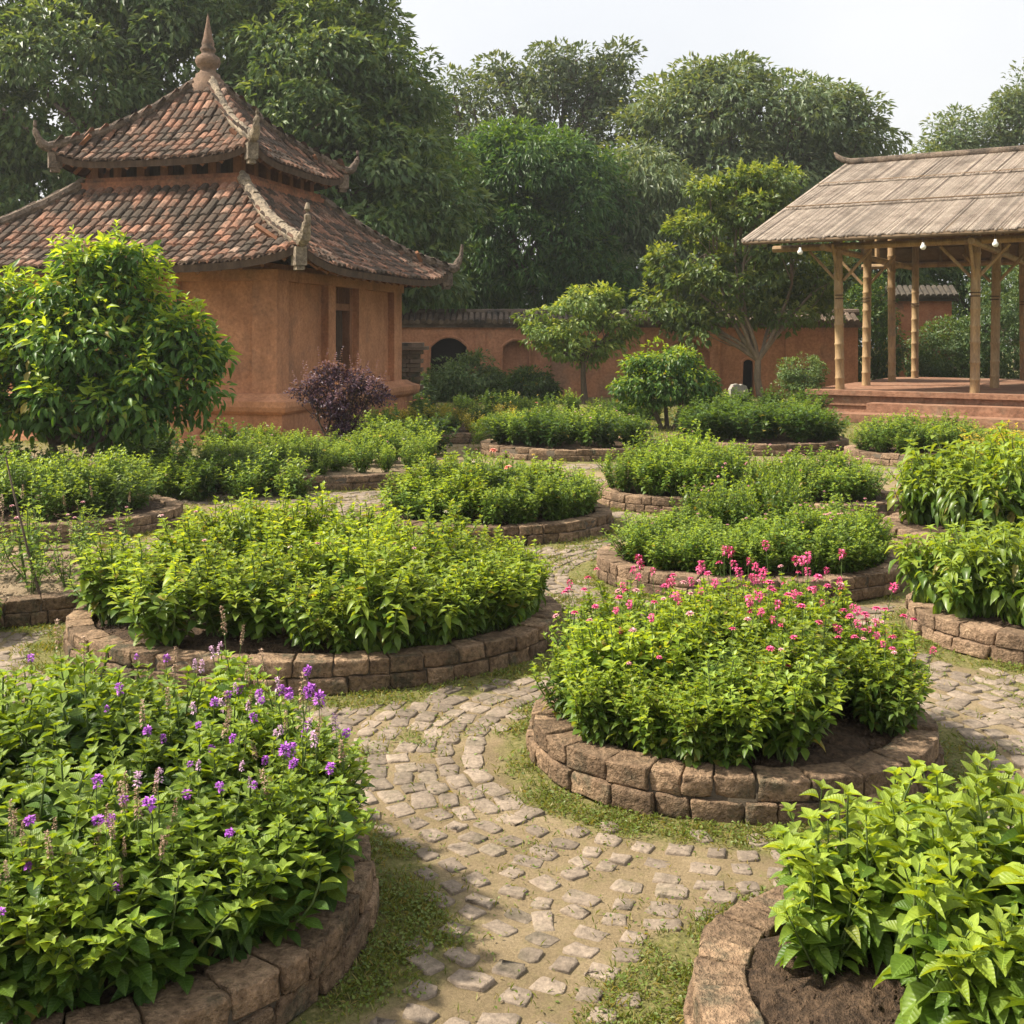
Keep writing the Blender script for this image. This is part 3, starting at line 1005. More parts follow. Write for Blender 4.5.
fi.lathe([(r_, 7.12 + (z_ - 7.35) * .97) for r_, z_ in [(0, 7.35), (.42, 7.35), (.43, 7.52), (.38, 7.56), (.39, 7.66), (.33, 7.70), (.34, 7.79), (.27, 7.84), (.26, 7.92), (.18, 7.97), (.16, 8.05), (.24, 8.11), (.275, 8.21), (.25, 8.31), (.16, 8.37), (.13, 8.42), (.17, 8.46), (.165, 8.51), (.125, 8.56), (.14, 8.62), (.115, 8.70), (.09, 8.80), (.085, 8.86), (.055, 9.0), (.035, 9.12), (.028, 9.2), (.0, 9.32)]], 20)
fi.obj('finial', FINIAL, temple, True)

# ------------------------------------------------------------------ boundary wall
WY = 35.5
bw = thing('boundary_wall', 'long weathered red plaster wall with a dark tiled coping and arched niches', 'wall', (0, WY, 0))
wl = MB()
x0, x1, ZT = X(330, WY), X(858, WY), 2.24
arches = [(X(449, WY), .62, 1.95, True), (X(516, WY), .46, 1.86, False), (X(688, WY), .74, 1.86, False), (X(748, WY), .20, 1.25, True)]
# front skin with pointed-arch recesses: columns of quads between arch outlines
xs = sorted(set([x0, x1] + [v for c, h, z, o in arches for v in np.linspace(c - h, c + h, 13)]))
def arch_z(x):
    for c, h, z, o in arches:
        if c - h - 1e-6 <= x <= c + h + 1e-6:
            return z - .55 * h * (abs(x - c) / h) ** 2.2, o
    return None, None
for a, b_ in zip(xs[:-1], xs[1:]):
    (za, o), (zb, o2) = arch_z(a), arch_z(b_)
    mid, om = arch_z((a + b_) / 2)
    if mid is None:
        wl.add([(a, 0, -.05), (b_, 0, -.05), (b_, 0, ZT), (a, 0, ZT)], [(0, 1, 2, 3)])
    else:
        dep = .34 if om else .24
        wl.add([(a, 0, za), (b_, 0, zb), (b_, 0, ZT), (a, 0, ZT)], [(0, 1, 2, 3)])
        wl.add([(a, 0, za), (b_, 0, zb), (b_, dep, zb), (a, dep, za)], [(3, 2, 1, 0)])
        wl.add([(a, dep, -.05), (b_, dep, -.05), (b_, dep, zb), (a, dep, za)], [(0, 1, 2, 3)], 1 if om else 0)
for c, h, z, o in arches:
    dep = .34 if o else .24
    zb = z - .55 * h
    for sx in (-1, 1):
        wl.add([(c + sx * h, 0, -.05), (c + sx * h, dep, -.05), (c + sx * h, dep, zb), (c + sx * h, 0, zb)], [(0, 1, 2, 3)])
for c, h, z, o in arches:
    pts = [(c - h, -.02, 0)] + [(xv, -.02, arch_z(xv)[0]) for xv in np.linspace(c - h, c + h, 13)] + [(c + h, -.02, 0)]
    wl.tube(pts, .055, 6)
wl.box(x0, x1, .36, .55, -.05, ZT)
for q in (480, 545, 640, 715, 790):
    wl.box(X(q, WY) - .16, X(q, WY) + .16, -.07, -.002, -.05, ZT - .1)
wl.obj('wall_body', [PLASTER_W, DARK], bw)
cp = MB()
cp.box(x0 - .1, x1 + .1, -.12, .66, ZT, ZT + .09)
cp.box(x0 - .1, x1 + .1, -.20, .74, ZT + .092, ZT + .16)
for i, xx in enumerate(np.arange(x0, x1, .19)):
    for sy in (-1, 1):
        z = rng.normal(0, .012)
        cp.tube([(xx, .27 + sy * .58, ZT + .19 + z), (xx, .27 + sy * .05, ZT + .45 + z)], [.095, .085], 6)
cp.tube([(x0 - .1, .27, ZT + .5), (x1 + .1, .27, ZT + .5)], .11, 8)
COPE = solid('blackened coping', (.085, .065, .05), (.21, .155, .115), 3, c3=(.05, .045, .04), isl=.3, bs=1, bd=.03)
cp.obj('coping', COPE, bw)
# ruined brick pier beside the temple
pier = thing('brick_pier', 'crumbling dark brick pier beside the right corner of the temple', 'pier', (X(403, 29), 29, 0))
q = MB()
for i in range(14):
    for j in range(3):
        l = .32
        q.box(-.5 + j * l + (.08 if i % 2 else 0), -.5 + j * l + (.08 if i % 2 else 0) + l - .02, -.3 + rng.normal(0, .02), .3, i * .115, i * .115 + .104)
q.obj('brickwork', solid('mossy brick', (.10, .075, .055), (.20, .14, .10), 4, c3=(.06, .065, .04)), pier)
q = MB()
q.box(-.62, .66, -.40, .40, 1.612, 1.70); q.box(-.5, .54, -.3, .3, 1.702, 1.80)
q.obj('cap', COPE, pier)
# brick gatehouse wall behind the pavilion
gw = thing('gate_wall', 'red brick wall with grey tiled coping seen between the pavilion posts', 'wall', (X(930, 39), 39, 0), math.radians(-4))
q = MB(); q.box(-1.3, .75, 0, .5, -.05, 3.2); q.obj('wall_body', BRICKRED, gw)
q = MB(); q.box(-1.5, .95, -.2, .7, 3.2, 3.3)
for xx in np.arange(-1.4, .9, .2):
    q.tube([(xx, -.35, 3.36), (xx, .25, 3.72)], [.10, .09], 6); q.tube([(xx, .85, 3.36), (xx, .25, 3.72)], [.10, .09], 6)
q.obj('coping', solid('shade-darkened grey coping', (.045, .04, .032), (.10, .085, .065), 4), gw)  # dark grey coping, its colour lowered further to stand in for tree shade

# ------------------------------------------------------------------ pavilion
PHI = math.radians(-32)
pav = thing('pavilion', 'open bamboo pavilion with a grey strip roof on a low brick platform', 'pavilion', (X(840, 27.1), 27.1, 0), PHI)
FZ = .66
q = MB()
q.box(-.75, 8.6, -.45, 9.4, 0, .14); q.box(-.62, 8.47, -.32, 9.27, .14, .30); q.box(-.66, 8.51, -.36, 9.31, .30, .54); q.box(-.74, 8.59, -.44, 9.39, .542, FZ)
BRICKT = solid('worn brick platform', (.20, .10, .06), (.34, .185, .115), 2.6, c3=(.27, .18, .12), bs=.8, bd=.02, fine=9, pit=(.6, 1.25))
q.obj('platform', BRICKT, pav)
q = MB(); q.box(.9, 4.6, -1.05, -.46, 0, .40); q.obj('step', BRICKT, pav)
q = MB(); q.box(-.9, 4.9, -1.8, -1.06, 0, .19); q.obj('step', BRICKT, pav)
EZ, RZ = 4.27, 6.78
SHR = 1.0                     # the strips lean along the ridge
E_Y, R_Y = -1.45, 4.2        # eave and ridge lines across the pavilion
RX0, RX1 = -1.95, 9.6
def roof_z(y):
    return EZ + (RZ - EZ) * (1 - abs(y - R_Y) / (R_Y - E_Y))
posts = [(0, 0), (3.1, 0), (6.2, 0), (0, 2.5), (3.1, 2.9), (6.2, 2.9), (0, 5.4), (0, 8.4), (3.1, 8.4), (6.2, 8.4), (6.2, 5.4)]
for (a, b_) in posts:
    q = MB()
    top = min(roof_z(b_) - .16, 4.75)
    zz = [FZ]
    rr = [.115]
    z = FZ + rng.uniform(.15, .4)
    ln = rng.normal(0, .025, 2)
    while z < top - .2:
        zz += [z - .035, z - .012, z + .012, z + .035]; rr += [.108, .122, .122, .108]
        z += rng.uniform(.36, .48)
    zz.append(top); rr.append(.104)
    zz = np.array(zz)
    q.tube(np.column_stack([a + ln[0] * (zz - FZ) / 3, b_ + ln[1] * (zz - FZ) / 3, zz]), np.array(rr), 12)
    po = q.obj('post', BAMBOO, pav, True)
    bi = MB()
    for zc in (2.9, 2.98):
        th_ = np.linspace(0, 2 * PI, 13)
        bi.tube(np.column_stack([a + .12 * np.cos(th_), b_ + .12 * np.sin(th_), np.full(13, zc)]), .012, 4)
    bi.obj('binding', WOODD, po)
for (a, b_) in posts[:6]:
    for dx, dy in ((-.75, 0), (.75, 0), (0, -.7)):
        if (b_ > 0 and dy): continue
        q = MB()
        q.tube([(a + dx * .12, b_ + dy * .12, 3.35), (a + dx, b_ + dy, 4.08 if dy == 0 else 4.2)], .04, 6)
        q.obj('brace', BAMBOO, pav)
for b_, zb in ((-.12, 4.17), (2.6, 4.62), (5.5, 4.62), (8.5, 4.17)):
    q = MB(); q.tube([(RX0 + .3, b_, zb), (RX1 - .3, b_, zb + .02)], .085, 8); q.obj('beam', BAMBOO, pav)
for a in (-.12, 3.2, 6.3):
    q = MB(); q.tube([(a, E_Y + .4, 4.10), (a, 9.2, 4.10)], .08, 8); q.obj('beam', BAMBOO, pav)
    q = MB(); q.tube([(a, R_Y, 4.15), (a, R_Y, RZ - .2)], .07, 8); q.obj('king_post', BAMBOO, pav)
q = MB()
for sy in (-1, 1):
    for xx in np.arange(RX0 + .2, RX1, .75):
        q.tube([(xx, R_Y + sy * (R_Y - E_Y - .1), EZ - .02), (xx + SHR, R_Y, RZ - .14)], .045, 6)
    for f in np.linspace(.05, .95, 7):
        y = R_Y + sy * (R_Y - E_Y) * (1 - f)
        q.tube([(RX0 + .1 + SHR * f, y, roof_z(y) - .05), (RX1 - .1, y, roof_z(y) - .05)], .03, 6)
q.obj('rafter', THATCHD, pav)
# roof: lapped courses of bamboo strips
q = MB()
for sy in (-1, 1):
    half = R_Y - E_Y
    q.add([(RX0, R_Y + sy * half, EZ - .005), (RX1, R_Y + sy * half, EZ - .005), (RX1 + SHR, R_Y, RZ - .005), (RX0 + SHR, R_Y, RZ - .005)], [(0, 1, 2, 3)], 1)
    cuts = [0, .385, .70, 1.0]
    for c in range(3):
        f0, f1 = cuts[c] - (.02 if c else 0), cuts[c + 1]
        xx = RX0 + rng.uniform(0, .02)
        while xx < RX1:
            wd = rng.uniform(.034, .052)
            if rng.uniform() < .12: xx += rng.uniform(.01, .03)
            lo = f0 - (rng.uniform(0, .018) if c == 0 else rng.uniform(0, .008))
            V = []
            for f, lf in ((lo, .045 + .014 * c + rng.normal(0, .006)), (f1 + .012, .012 + .012 * c)):
                y = R_Y + sy * half * (1 - f); z = EZ + (RZ - EZ) * f
                sx = SHR * f
                V += [(xx + sx, y, z + lf), (xx + sx + wd * .3, y, z + lf + .024), (xx + sx + wd * .7, y, z + lf + .024), (xx + sx + wd, y, z + lf)]
            fcs = [(0, 1, 5, 4), (1, 2, 6, 5), (2, 3, 7, 6), (0, 3, 2, 1)]
            q.add(V, fcs if sy < 0 else [t[::-1] for t in fcs], 0)
            xx += wd
rf = q.obj('roof', [THATCH, THATCHD], pav)
q = MB()
for f in (.385, .70):      # battens that hold the laps
    y = R_Y - (R_Y - E_Y) * (1 - f)
    q.tube([(RX0 + SHR * f - .02, y - .02, EZ + (RZ - EZ) * f + .082), (RX1, y - .02, EZ + (RZ - EZ) * f + .082)], .018, 6)
q.tube([(RX0, E_Y - .02, EZ - .03), (RX1, E_Y - .02, EZ - .03)], .045, 8)
q.obj('batten', THATCHD, rf)
q = MB()
q.tube([(RX0 - .02, E_Y + .02, EZ + .03), (RX0 - .02 + SHR, R_Y, RZ + .04)], .055, 8)
q.obj('verge_pole', THATCH, rf)
q = MB()
RS = RX0 + SHR
P = [(RS - .36, R_Y, RZ + .42), (RS - .28, R_Y, RZ + .30), (RS - .12, R_Y, RZ + .19), (RS + .1, R_Y, RZ + .12), (RS + .6, R_Y, RZ + .10), (4, R_Y, RZ + .07), (RX1, R_Y, RZ + .10)]
q.tube(P, [.03, .07, .09, .10, .11, .11, .11], 10)
q.obj('ridge', RIDGE, rf, True)
GLASS = solid('white glass globe', (.72, .70, .64), (.8, .78, .72), 3, rough=.3)
bm_ = MB()
bm_.lathe([(0, -.12), (.035, -.115), (.062, -.08), (.066, -.05), (.05, -.012), (.03, 0), (.03, .05), (0, .05)], 12)
bme = bm_.mesh('lamp globe', GLASS, True)
cm = MB(); cm.tube([(0, 0, .05), (0, 0, .20)], .012, 5); cme = cm.mesh('lamp cord', WOODD)
Mp = Matrix.Translation((X(840, 27.1), 27.1, 0)) @ Matrix.Rotation(PHI, 4, 'Z')
for (lx, lab) in ((-.55, 'white hanging globe lamp left of the corner bamboo post'), (2.25, 'white hanging globe lamp under the eave between the two front posts'), (3.75, 'white hanging globe lamp right of the second front bamboo post')):
    w_ = Mp @ Vector((lx, E_Y + .02, EZ - .24))
    g = thing('hanging_lamp', lab, 'lamp', w_, 0, 'globe lamps under the pavilion eave')
    link('globe', bme, g); link('cord', cme, g)

# ------------------------------------------------------------------ haze
hz = MB(); hz.box(-170, 170, -165, 175, -1.1, 26)
hm = bpy.data.materials.new('haze air'); hm.use_nodes = True
ht = hm.node_tree
ht.nodes.remove(ht.nodes['Principled BSDF'])
pv = ht.nodes.new('ShaderNodeVolumePrincipled')
pv.inputs['Color'].default_value = (.93, .95, .97, 1)
pv.inputs['Density'].default_value = .0006
pv.inputs['Anisotropy'].default_value = .3
ht.links.new(pv.outputs[0], ht.nodes['Material Output'].inputs['Volume'])
haze = hz.obj('haze', hm)
haze['kind'] = 'stuff'

# ------------------------------------------------------------------ trees and shrubs
def crown_pts(lumps, n, shell=.5, zmin=None):
    L = np.array(lumps, float)
    ar = (L[:, 3] * L[:, 4] + L[:, 4] * L[:, 5] + L[:, 3] * L[:, 5])
    out_c, out_d, out_l = [], [], []
    tries = 0
    while sum(map(len, out_c)) < n and tries < 30:
        tries += 1
        m = n * 2
        k = rng.choice(len(L), m, p=ar ** .7 / (ar ** .7).sum())
        d = norm(rng.normal(0, 1, (m, 3)))
        rho = 1 - shell * rng.uniform(0, 1, m) ** 1.7
        rho *= 1 + .10 * np.sin(d[:, 0] * 5 + k) + .08 * np.sin(d[:, 1] * 7 + d[:, 2] * 6 + 2 * k)
        c = L[k, :3] + d * L[k, 3:6] * rho[:, None]
        inside = np.zeros(m, bool)
        for j in range(len(L)):
            e = np.linalg.norm((c - L[j, :3]) / L[j, 3:6], axis=1)
            inside |= (e < .62) & (k != j)
        keep = ~inside
        if zmin is not None: keep &= c[:, 2] > zmin
        out_c.append(c[keep]); out_d.append(d[keep]); out_l.append(k[keep])
    return np.concatenate(out_c)[:n], np.concatenate(out_d)[:n], np.concatenate(out_l)[:n]

def crown(lumps, n, per, cr, L, wr, tplx, shell=.5, droop=.3, young=.15, flat=.6, zmin=None, spray=.6, shoots=0, shoot_l=.4):
    mb = MB()
    C, Dn, K = crown_pts(lumps, n, shell, zmin)
    n = len(C)
    sz = rnd(n, .6, 1.35)
    g = rng.normal(0, 1, (n, per, 3))
    g = g / np.maximum(np.linalg.norm(g, axis=-1, keepdims=True), .8)
    off = g * cr * sz[:, None, None] * np.array((1, 1, flat))
    keep = rng.uniform(size=(n, per)) < rnd(n, .55, 1.0)[:, None]
    P = (C[:, None] + off)
    D = g * spray + Dn[:, None] * .45 + rng.normal(0, .35, (n, per, 3)) + np.array((0, 0, -droop))
    U = Dn[:, None] * .55 + np.array((0, 0, .8)) + rng.normal(0, .32, (n, per, 3))
    top = (off[..., 2] > .15 * cr) & (rng.uniform(size=(n, per)) < np.clip(young * 2.2 * (Dn[:, None, 2] * .5 + .6), 0, 1))
    for m, q in ((0, keep & ~top), (1, keep & top)):
        k = q.sum()
        if k:
            ln = rnd(k, .7, 1.2) * L
            mb.leaves(tplx, P[q], D[q], U[q], ln, ln * wr * rnd(k, .85, 1.15), m)
    if shoots:
        ids = rng.choice(np.where(Dn[:, 2] > .05)[0], shoots)
        for i in ids:
            dr = norm(Dn[i] * .5 + np.array((0, 0, .9)) + rng.normal(0, .2, 3))
            ln = shoot_l * rng.uniform(.5, 1.2)
            m = 9
            tt = np.repeat(np.linspace(.1, 1, m), 2)
            az = np.repeat(np.arange(m) * 1.7, 2) + np.tile((0, PI), m) + rng.normal(0, .2, 2 * m)
            hz = np.stack([np.cos(az), np.sin(az), np.zeros(2 * m)], -1)
            P = C[i] + dr * (tt * ln)[:, None]
            el = .15 + .9 * tt ** 2
            D = hz * np.cos(el)[:, None] + dr * np.sin(el)[:, None]
            U = dr - hz * .5 * tt[:, None] + rng.normal(0, .15, (2 * m, 3))
            l2 = L * (1.05 - .5 * tt)
            mb.leaves(tplx, P, D, U, l2, l2 * wr, 1)
    return mb, C, K

def wob(a, b, n, amp):
    a, b = np.array(a, float), np.array(b, float)
    t = np.linspace(0, 1, n)[:, None]
    P = a + (b - a) * t
    P += np.sin(PI * t) * rng.normal(0, amp, 3) + rng.normal(0, amp * .15, P.shape) * np.sin(PI * t)
    return P

def tree(name, label, cat, px, d, lumps, n, per, cr, L, wr, tplx, mats, trunk, bark=BARK, group=None, twigs=60, **kw):
    """lumps given relative to the base; trunk = (fork height, base radius, stems)"""
    bx = X(px, d) if px is not None else 0
    r = thing(name, label, cat, (bx, d, 0), 0, group)
    mb, C, K = crown(lumps, n, per, cr, L, wr, tplx, **kw)
    mb.obj('crown', mats, r, tplx is not L_LO and tplx is not L_CARD)
    t = MB()
    fh, br, stems = trunk
    for s in range(stems):
        a = s * 2.4 + rng.uniform(0, 1)
        off = br * (1.2 if stems > 1 else 0)
        base = np.array((math.cos(a) * off, math.sin(a) * off, -.1))
        fork = np.array((math.cos(a) * off * (3 if stems > 1 else 0) + rng.normal(0, .1 * fh), math.sin(a) * off * 3 + rng.normal(0, .05 * fh), fh))
        if stems == 1: fork = np.array((lumps[0][0] * .35, lumps[0][1] * .3, fh))
        P = wob(base, fork, 7, .06 * fh)
        rr = np.linspace(1, .7, 7) * br / math.sqrt(stems); rr[0] *= 1.45; rr[1] *= 1.1
        t.tube(P, rr, 9)
        for j, lp in enumerate(lumps):
            if stems > 1 and j % stems != s: continue
            e = np.array(lp[:3]) + rng.normal(0, .1, 3)
            Q = wob(fork, e, 7, .08 * np.linalg.norm(e - fork))
            r0 = br * .55 / math.sqrt(stems)
            t.tube(Q, np.linspace(r0, r0 * .35, 7), 7)
            ids = np.where(K == j)[0]
            for q in ids[:max(3, twigs // len(lumps))]:
                i0 = rng.integers(2, 7)
                t.tube(wob(Q[i0], C[q], 5, .06 * np.linalg.norm(C[q] - Q[i0])), np.linspace(r0 * .3, r0 * .06, 5), 5, cap=False)
    t.obj('trunk', bark, r, True)
    return r

def lp(d, bx, *rows):
    """crown lumps from picture columns/rows at the tree's distance: (px, y, rx_px, rz_px, depth offset, ry m)"""
    k = d / F
    return [((px - bx) * k, dy, EYE + (HOR - y) * k, rx * k, ry, rz * k) for px, y, rx, rz, dy, ry in rows]

G_BACK = 'tall trees beyond the garden wall'
# huge tree behind the temple
d = 37
tree('shade_tree', 'huge dark leafy tree rising behind the tiled temple', 'tree', 190, d,
     lp(d, 190, (60, 110, 120, 110, 0, 4), (200, 60, 120, 110, 2, 4), (310, 90, 90, 90, 0, 3.5), (330, 190, 115, 90, -1, 3.5), (395, 235, 66, 75, -.5, 3), (-50, 70, 110, 130, 0, 4), (385, 120, 55, 60, 1, 2.5), (20, 210, 80, 70, 1, 3), (130, -40, 120, 80, 2, 4), (290, -20, 80, 70, 1.5, 3), (362, 20, 26, 26, 1, 1.2)),
     1150, 150, .78, .33, .40, L_LO, T_DK, (5, .55, 1), group=G_BACK, shell=.42, droop=.35, young=.3, flat=.5, zmin=1.0)
# lacy tree at the centre back
d = 58
tree('lacy_tree', 'tall thin-leaved tree with sky showing through its top', 'tree', 545, d,
     lp(d, 545, (545, 130, 75, 52, 0, 4), (485, 130, 45, 50, 0, 3), (600, 95, 32, 32, 0, 2), (535, 78, 46, 26, 0, 2.5), (570, 66, 40, 24, 0, 2), (455, 100, 34, 32, 0, 2), (440, 150, 30, 40, 0, 2), (500, 70, 18, 16, 0, 1), (610, 60, 18, 18, 0, 1), (590, 150, 55, 50, 0, 3)),
     250, 76, .80, .36, .45, L_LO, T_OL, (7, .4, 1), group=G_BACK, shell=.7, droop=.2, young=.2, twigs=160)
d = 54
tree('spreading_tree', 'broad dusky green tree standing left of the pavilion roof ridge', 'tree', 745, d,
     lp(d, 745, (700, 125, 70, 50, 0, 4), (775, 120, 85, 42, 0, 4), (840, 135, 45, 32, 0, 2.5), (660, 165, 55, 60, 0, 3), (745, 185, 90, 60, 0, 4), (725, 85, 42, 20, 0, 2), (810, 100, 40, 22, 0, 2.5), (830, 190, 60, 55, 0, 3)),
     430, 125, .95, .38, .42, L_LO, T_OL, (6, .5, 1), group=G_BACK, shell=.5, droop=.35, young=.2, twigs=120)
d = 45
tree('feathery_tree', 'bright green feathery bamboo-like tree above the garden wall', 'tree', 530, d,
     lp(d, 530, (520, 175, 62, 42, 0, 3), (580, 205, 50, 50, 0, 2.5), (475, 215, 42, 58, 0, 2.5), (530, 255, 75, 60, 0, 3), (500, 155, 38, 22, 0, 2), (560, 165, 36, 22, 0, 2), (600, 285, 40, 35, 0, 2), (450, 290, 45, 35, 0, 2)),
     430, 140, .72, .34, .30, L_LO, T_MG, (3, .3, 2), group=G_BACK, shell=.5, droop=.55, young=.3, spray=.9)
d = 47
tree('weeping_tree', 'grey-green tree with drooping sprays between the feathery tree and the light tree', 'tree', 650, d,
     lp(d, 650, (640, 200, 45, 50, 0, 2.5), (670, 245, 55, 65, 0, 2.5), (625, 260, 40, 60, 0, 2.5), (700, 290, 60, 40, 0, 2.5)),
     270, 120, .8, .36, .28, L_LO, T_OL, (3, .3, 1), group=G_BACK, shell=.5, droop=.9, young=.2, spray=.5)
d = 43
tree('dark_tree', 'dark green tree low behind the light tree and the bamboo posts', 'tree', 860, d,
     lp(d, 860, (800, 270, 50, 60, 0, 2), (860, 260, 55, 70, 0, 2.5), (915, 270, 50, 70, 1.5, 2), (760, 290, 40, 40, 0, 2)),
     240, 110, .75, .32, .4, L_LO, T_DK, (2, .3, 1), group=G_BACK, shell=.55, droop=.4, young=.12)
d = 45
tree('dark_tree', 'dark green tree filling the gap behind the right end of the pavilion', 'tree', 990, d,
     lp(d, 990, (960, 300, 50, 70, 0, 2.5), (1020, 290, 60, 80, 0, 2.5), (1080, 280, 60, 80, 0, 2.5)),
     400, 60, .7, .27, .38, L_LO, T_DK, (2, .3, 1), group=G_BACK, shell=.55, droop=.4, young=.12)
d = 62
tree('far_tree', 'small olive tree crown showing above the pavilion ridge', 'tree', 956, d,
     lp(d, 956, (955, 140, 27, 26, 0, 1.8), (945, 165, 30, 30, 0, 1.8)), 130, 50, .65, .3, .42, L_LO, T_OL, (5, .25, 1), group=G_BACK, shell=.7, droop=.2)
tree('far_tree', 'olive tree cut by the frame edge above the pavilion roof', 'tree', 1020, d,
     lp(d, 1020, (1015, 125, 32, 34, 0, 2), (1040, 110, 40, 45, 0, 2), (1000, 150, 22, 26, 0, 1.5)), 210, 50, .65, .3, .42, L_LO, T_OL, (5, .25, 1), group=G_BACK, shell=.7, droop=.2)
d = 47
tree('feathery_tree', 'dark feathery tree hiding behind the wall between temple and small tree', 'tree', 430, d,
     lp(d, 430, (425, 260, 55, 55, 0, 2.5), (470, 270, 45, 60, 0, 2.5), (390, 240, 50, 60, 0, 2.5)),
     240, 120, .72, .33, .3, L_LO, T_MG, (2, .3, 1), group=G_BACK, shell=.5, droop=.6, young=.1)

# trees inside the garden
d = 32.5
tree('light_tree', 'pale green bushy tree with a forked trunk in front of the wall by the pavilion', 'tree', 765, d,
     lp(d, 765, (745, 215, 46, 36, 0, 1.3), (695, 255, 44, 34, 0, 1.2), (790, 245, 40, 46, 0, 1.2), (740, 285, 54, 36, .2, 1.4), (712, 202, 28, 22, 0, .8), (775, 185, 30, 20, 0, .9), (818, 285, 28, 40, .2, .9), (668, 300, 30, 24, 0, .9), (700, 320, 34, 20, 0, .9), (775, 318, 36, 24, .1, 1), (665, 265, 20, 18, 0, .6), (735, 180, 16, 12, 0, .4)),
     205, 80, .34, .21, .55, L_LO, T_LT, (1.25, .13, 1), BARKP, shell=.7, droop=.3, young=.4, twigs=80, flat=.5, shoots=60, shoot_l=.45)
d = 32
tree('small_tree', 'small umbrella-shaped tree with one slim trunk against the red wall', 'tree', 586, d,
     lp(d, 586, (578, 312, 38, 24, 0, 1.1), (545, 328, 28, 17, 0, .8), (612, 330, 26, 20, 0, .8), (585, 340, 36, 22, 0, 1.0), (560, 350, 22, 14, 0, .6), (596, 300, 22, 12, 0, .7)),
     75, 100, .34, .17, .5, L_LO, T_LT, (1.2, .10, 1), BARK, shell=.55, droop=.3, young=.4, twigs=60, flat=.35)

# big shrub at the left
d = 14.6
tree('large_shrub', 'large bright green leafy shrub in front of the temple', 'shrub', 82, d,
     lp(d, 82, (95, 350, 58, 42, 0, .9), (50, 335, 46, 40, 0, .8), (120, 305, 44, 32, 0, .6), (70, 295, 32, 30, 0, .5), (165, 375, 40, 38, 0, .6), (10, 385, 46, 44, 0, .7), (75, 402, 60, 30, 0, .8), (130, 405, 46, 30, 0, .7), (85, 268, 18, 20, 0, .3), (128, 266, 16, 18, 0, .25), (185, 335, 24, 24, 0, .35), (203, 352, 13, 13, 0, .2), (-25, 350, 40, 50, 0, .7), (0, 300, 20, 22, 0, .3), (155, 325, 30, 28, 0, .4), (195, 395, 20, 22, 0, .3)),
     420, 44, .23, .15, .42, L_MD, T_SH, (.55, .12, 3), BARK, shell=.62, droop=.28, young=.38, twigs=120, flat=.75, shoots=90, shoot_l=.42)
# shoots that stick up out of the big shrub
# purple shrub
d = 17.2
tree('purple_shrub', 'small dark purple-leaved shrub on a thin stem before the temple doorway', 'shrub', 342, d,
     lp(d, 342, (342, 400, 28, 20, 0, .45), (312, 392, 20, 13, 0, .3), (370, 393, 20, 14, 0, .3), (330, 376, 16, 11, 0, .25), (356, 378, 16, 11, 0, .25), (342, 426, 18, 16, 0, .25)),
     210, 40, .10, .055, .55, L_LO, LP, (.42, .05, 2), BARK, shell=.8, droop=-.2, young=.4, spray=.9, twigs=100, shoots=70, shoot_l=.30)
# round shrub on several stems, right of centre
d = 23.5
tree('round_shrub', 'rounded light green shrub on several bare stems right of the small tree', 'shrub', 668, d,
     lp(d, 668, (665, 378, 42, 26, 0, .85), (640, 388, 24, 16, 0, .6), (692, 384, 22, 20, 0, .6), (668, 362, 26, 14, 0, .6)),
     120, 80, .22, .12, .5, L_LO, T_SH, (.62, .11, 4), BARK, shell=.5, droop=.35, young=.4, twigs=40)
# clipped shrub
d = 28
tree('clipped_shrub', 'grey-green shrub clipped to a flat-topped drum beside the pavilion platform', 'shrub', 802, d,
     lp(d, 802, (802, 370, 24, 13, 0, .6), (802, 384, 22, 18, 0, .55)),
     200, 36, .10, .07, .5, L_LO, T_DK, (.3, .09, 3), BARK, shell=.35, droop=.1, young=.5)
for px, y, rx, rz, d, mats, lab in ((468, 379, 34, 22, 33.5, T_DK, 'wide dark bush in front of the arched opening in the wall'),
                                    (528, 386, 26, 16, 33, LD, 'low green bush below the small umbrella tree'),
                                    (412, 392, 16, 16, 31, T_DK, 'dark bush between the temple and the brick pier'),
                                    (945, 355, 34, 36, 37.5, T_DK, 'dark bush behind the pavilion platform, between the slim rear posts'),
                                    (1005, 330, 50, 60, 38.5, T_DK, 'broad dark bush behind the right end of the pavilion platform'),
                                    (868, 335, 30, 58, 36.8, LD, 'green bush behind the left row of pavilion posts')):
    tree('bush', lab, 'bush', px, d, lp(d, px, (px, y, rx, rz, 0, rx * d / F), (px - rx * .5, y + rz * .35, rx * .55, rz * .6, 0, .7), (px + rx * .55, y + rz * .3, rx * .5, rz * .6, 0, .7)),
         int(200 + rx * 4), 38, .20, .14, .4, L_LO, mats, (.2, .06, 3), shell=.55, droop=.3, young=.2)
d = 19.5
tree('ball_shrub', 'bright green clipped ball shrub among the rear flower beds', 'shrub', 501, d,
     lp(d, 501, (501, 432, 25, 18, 0, .45)), 190, 40, .06, .05, .3, L_LO, LF, (.15, .03, 3), shell=.3, droop=.0, young=.5)

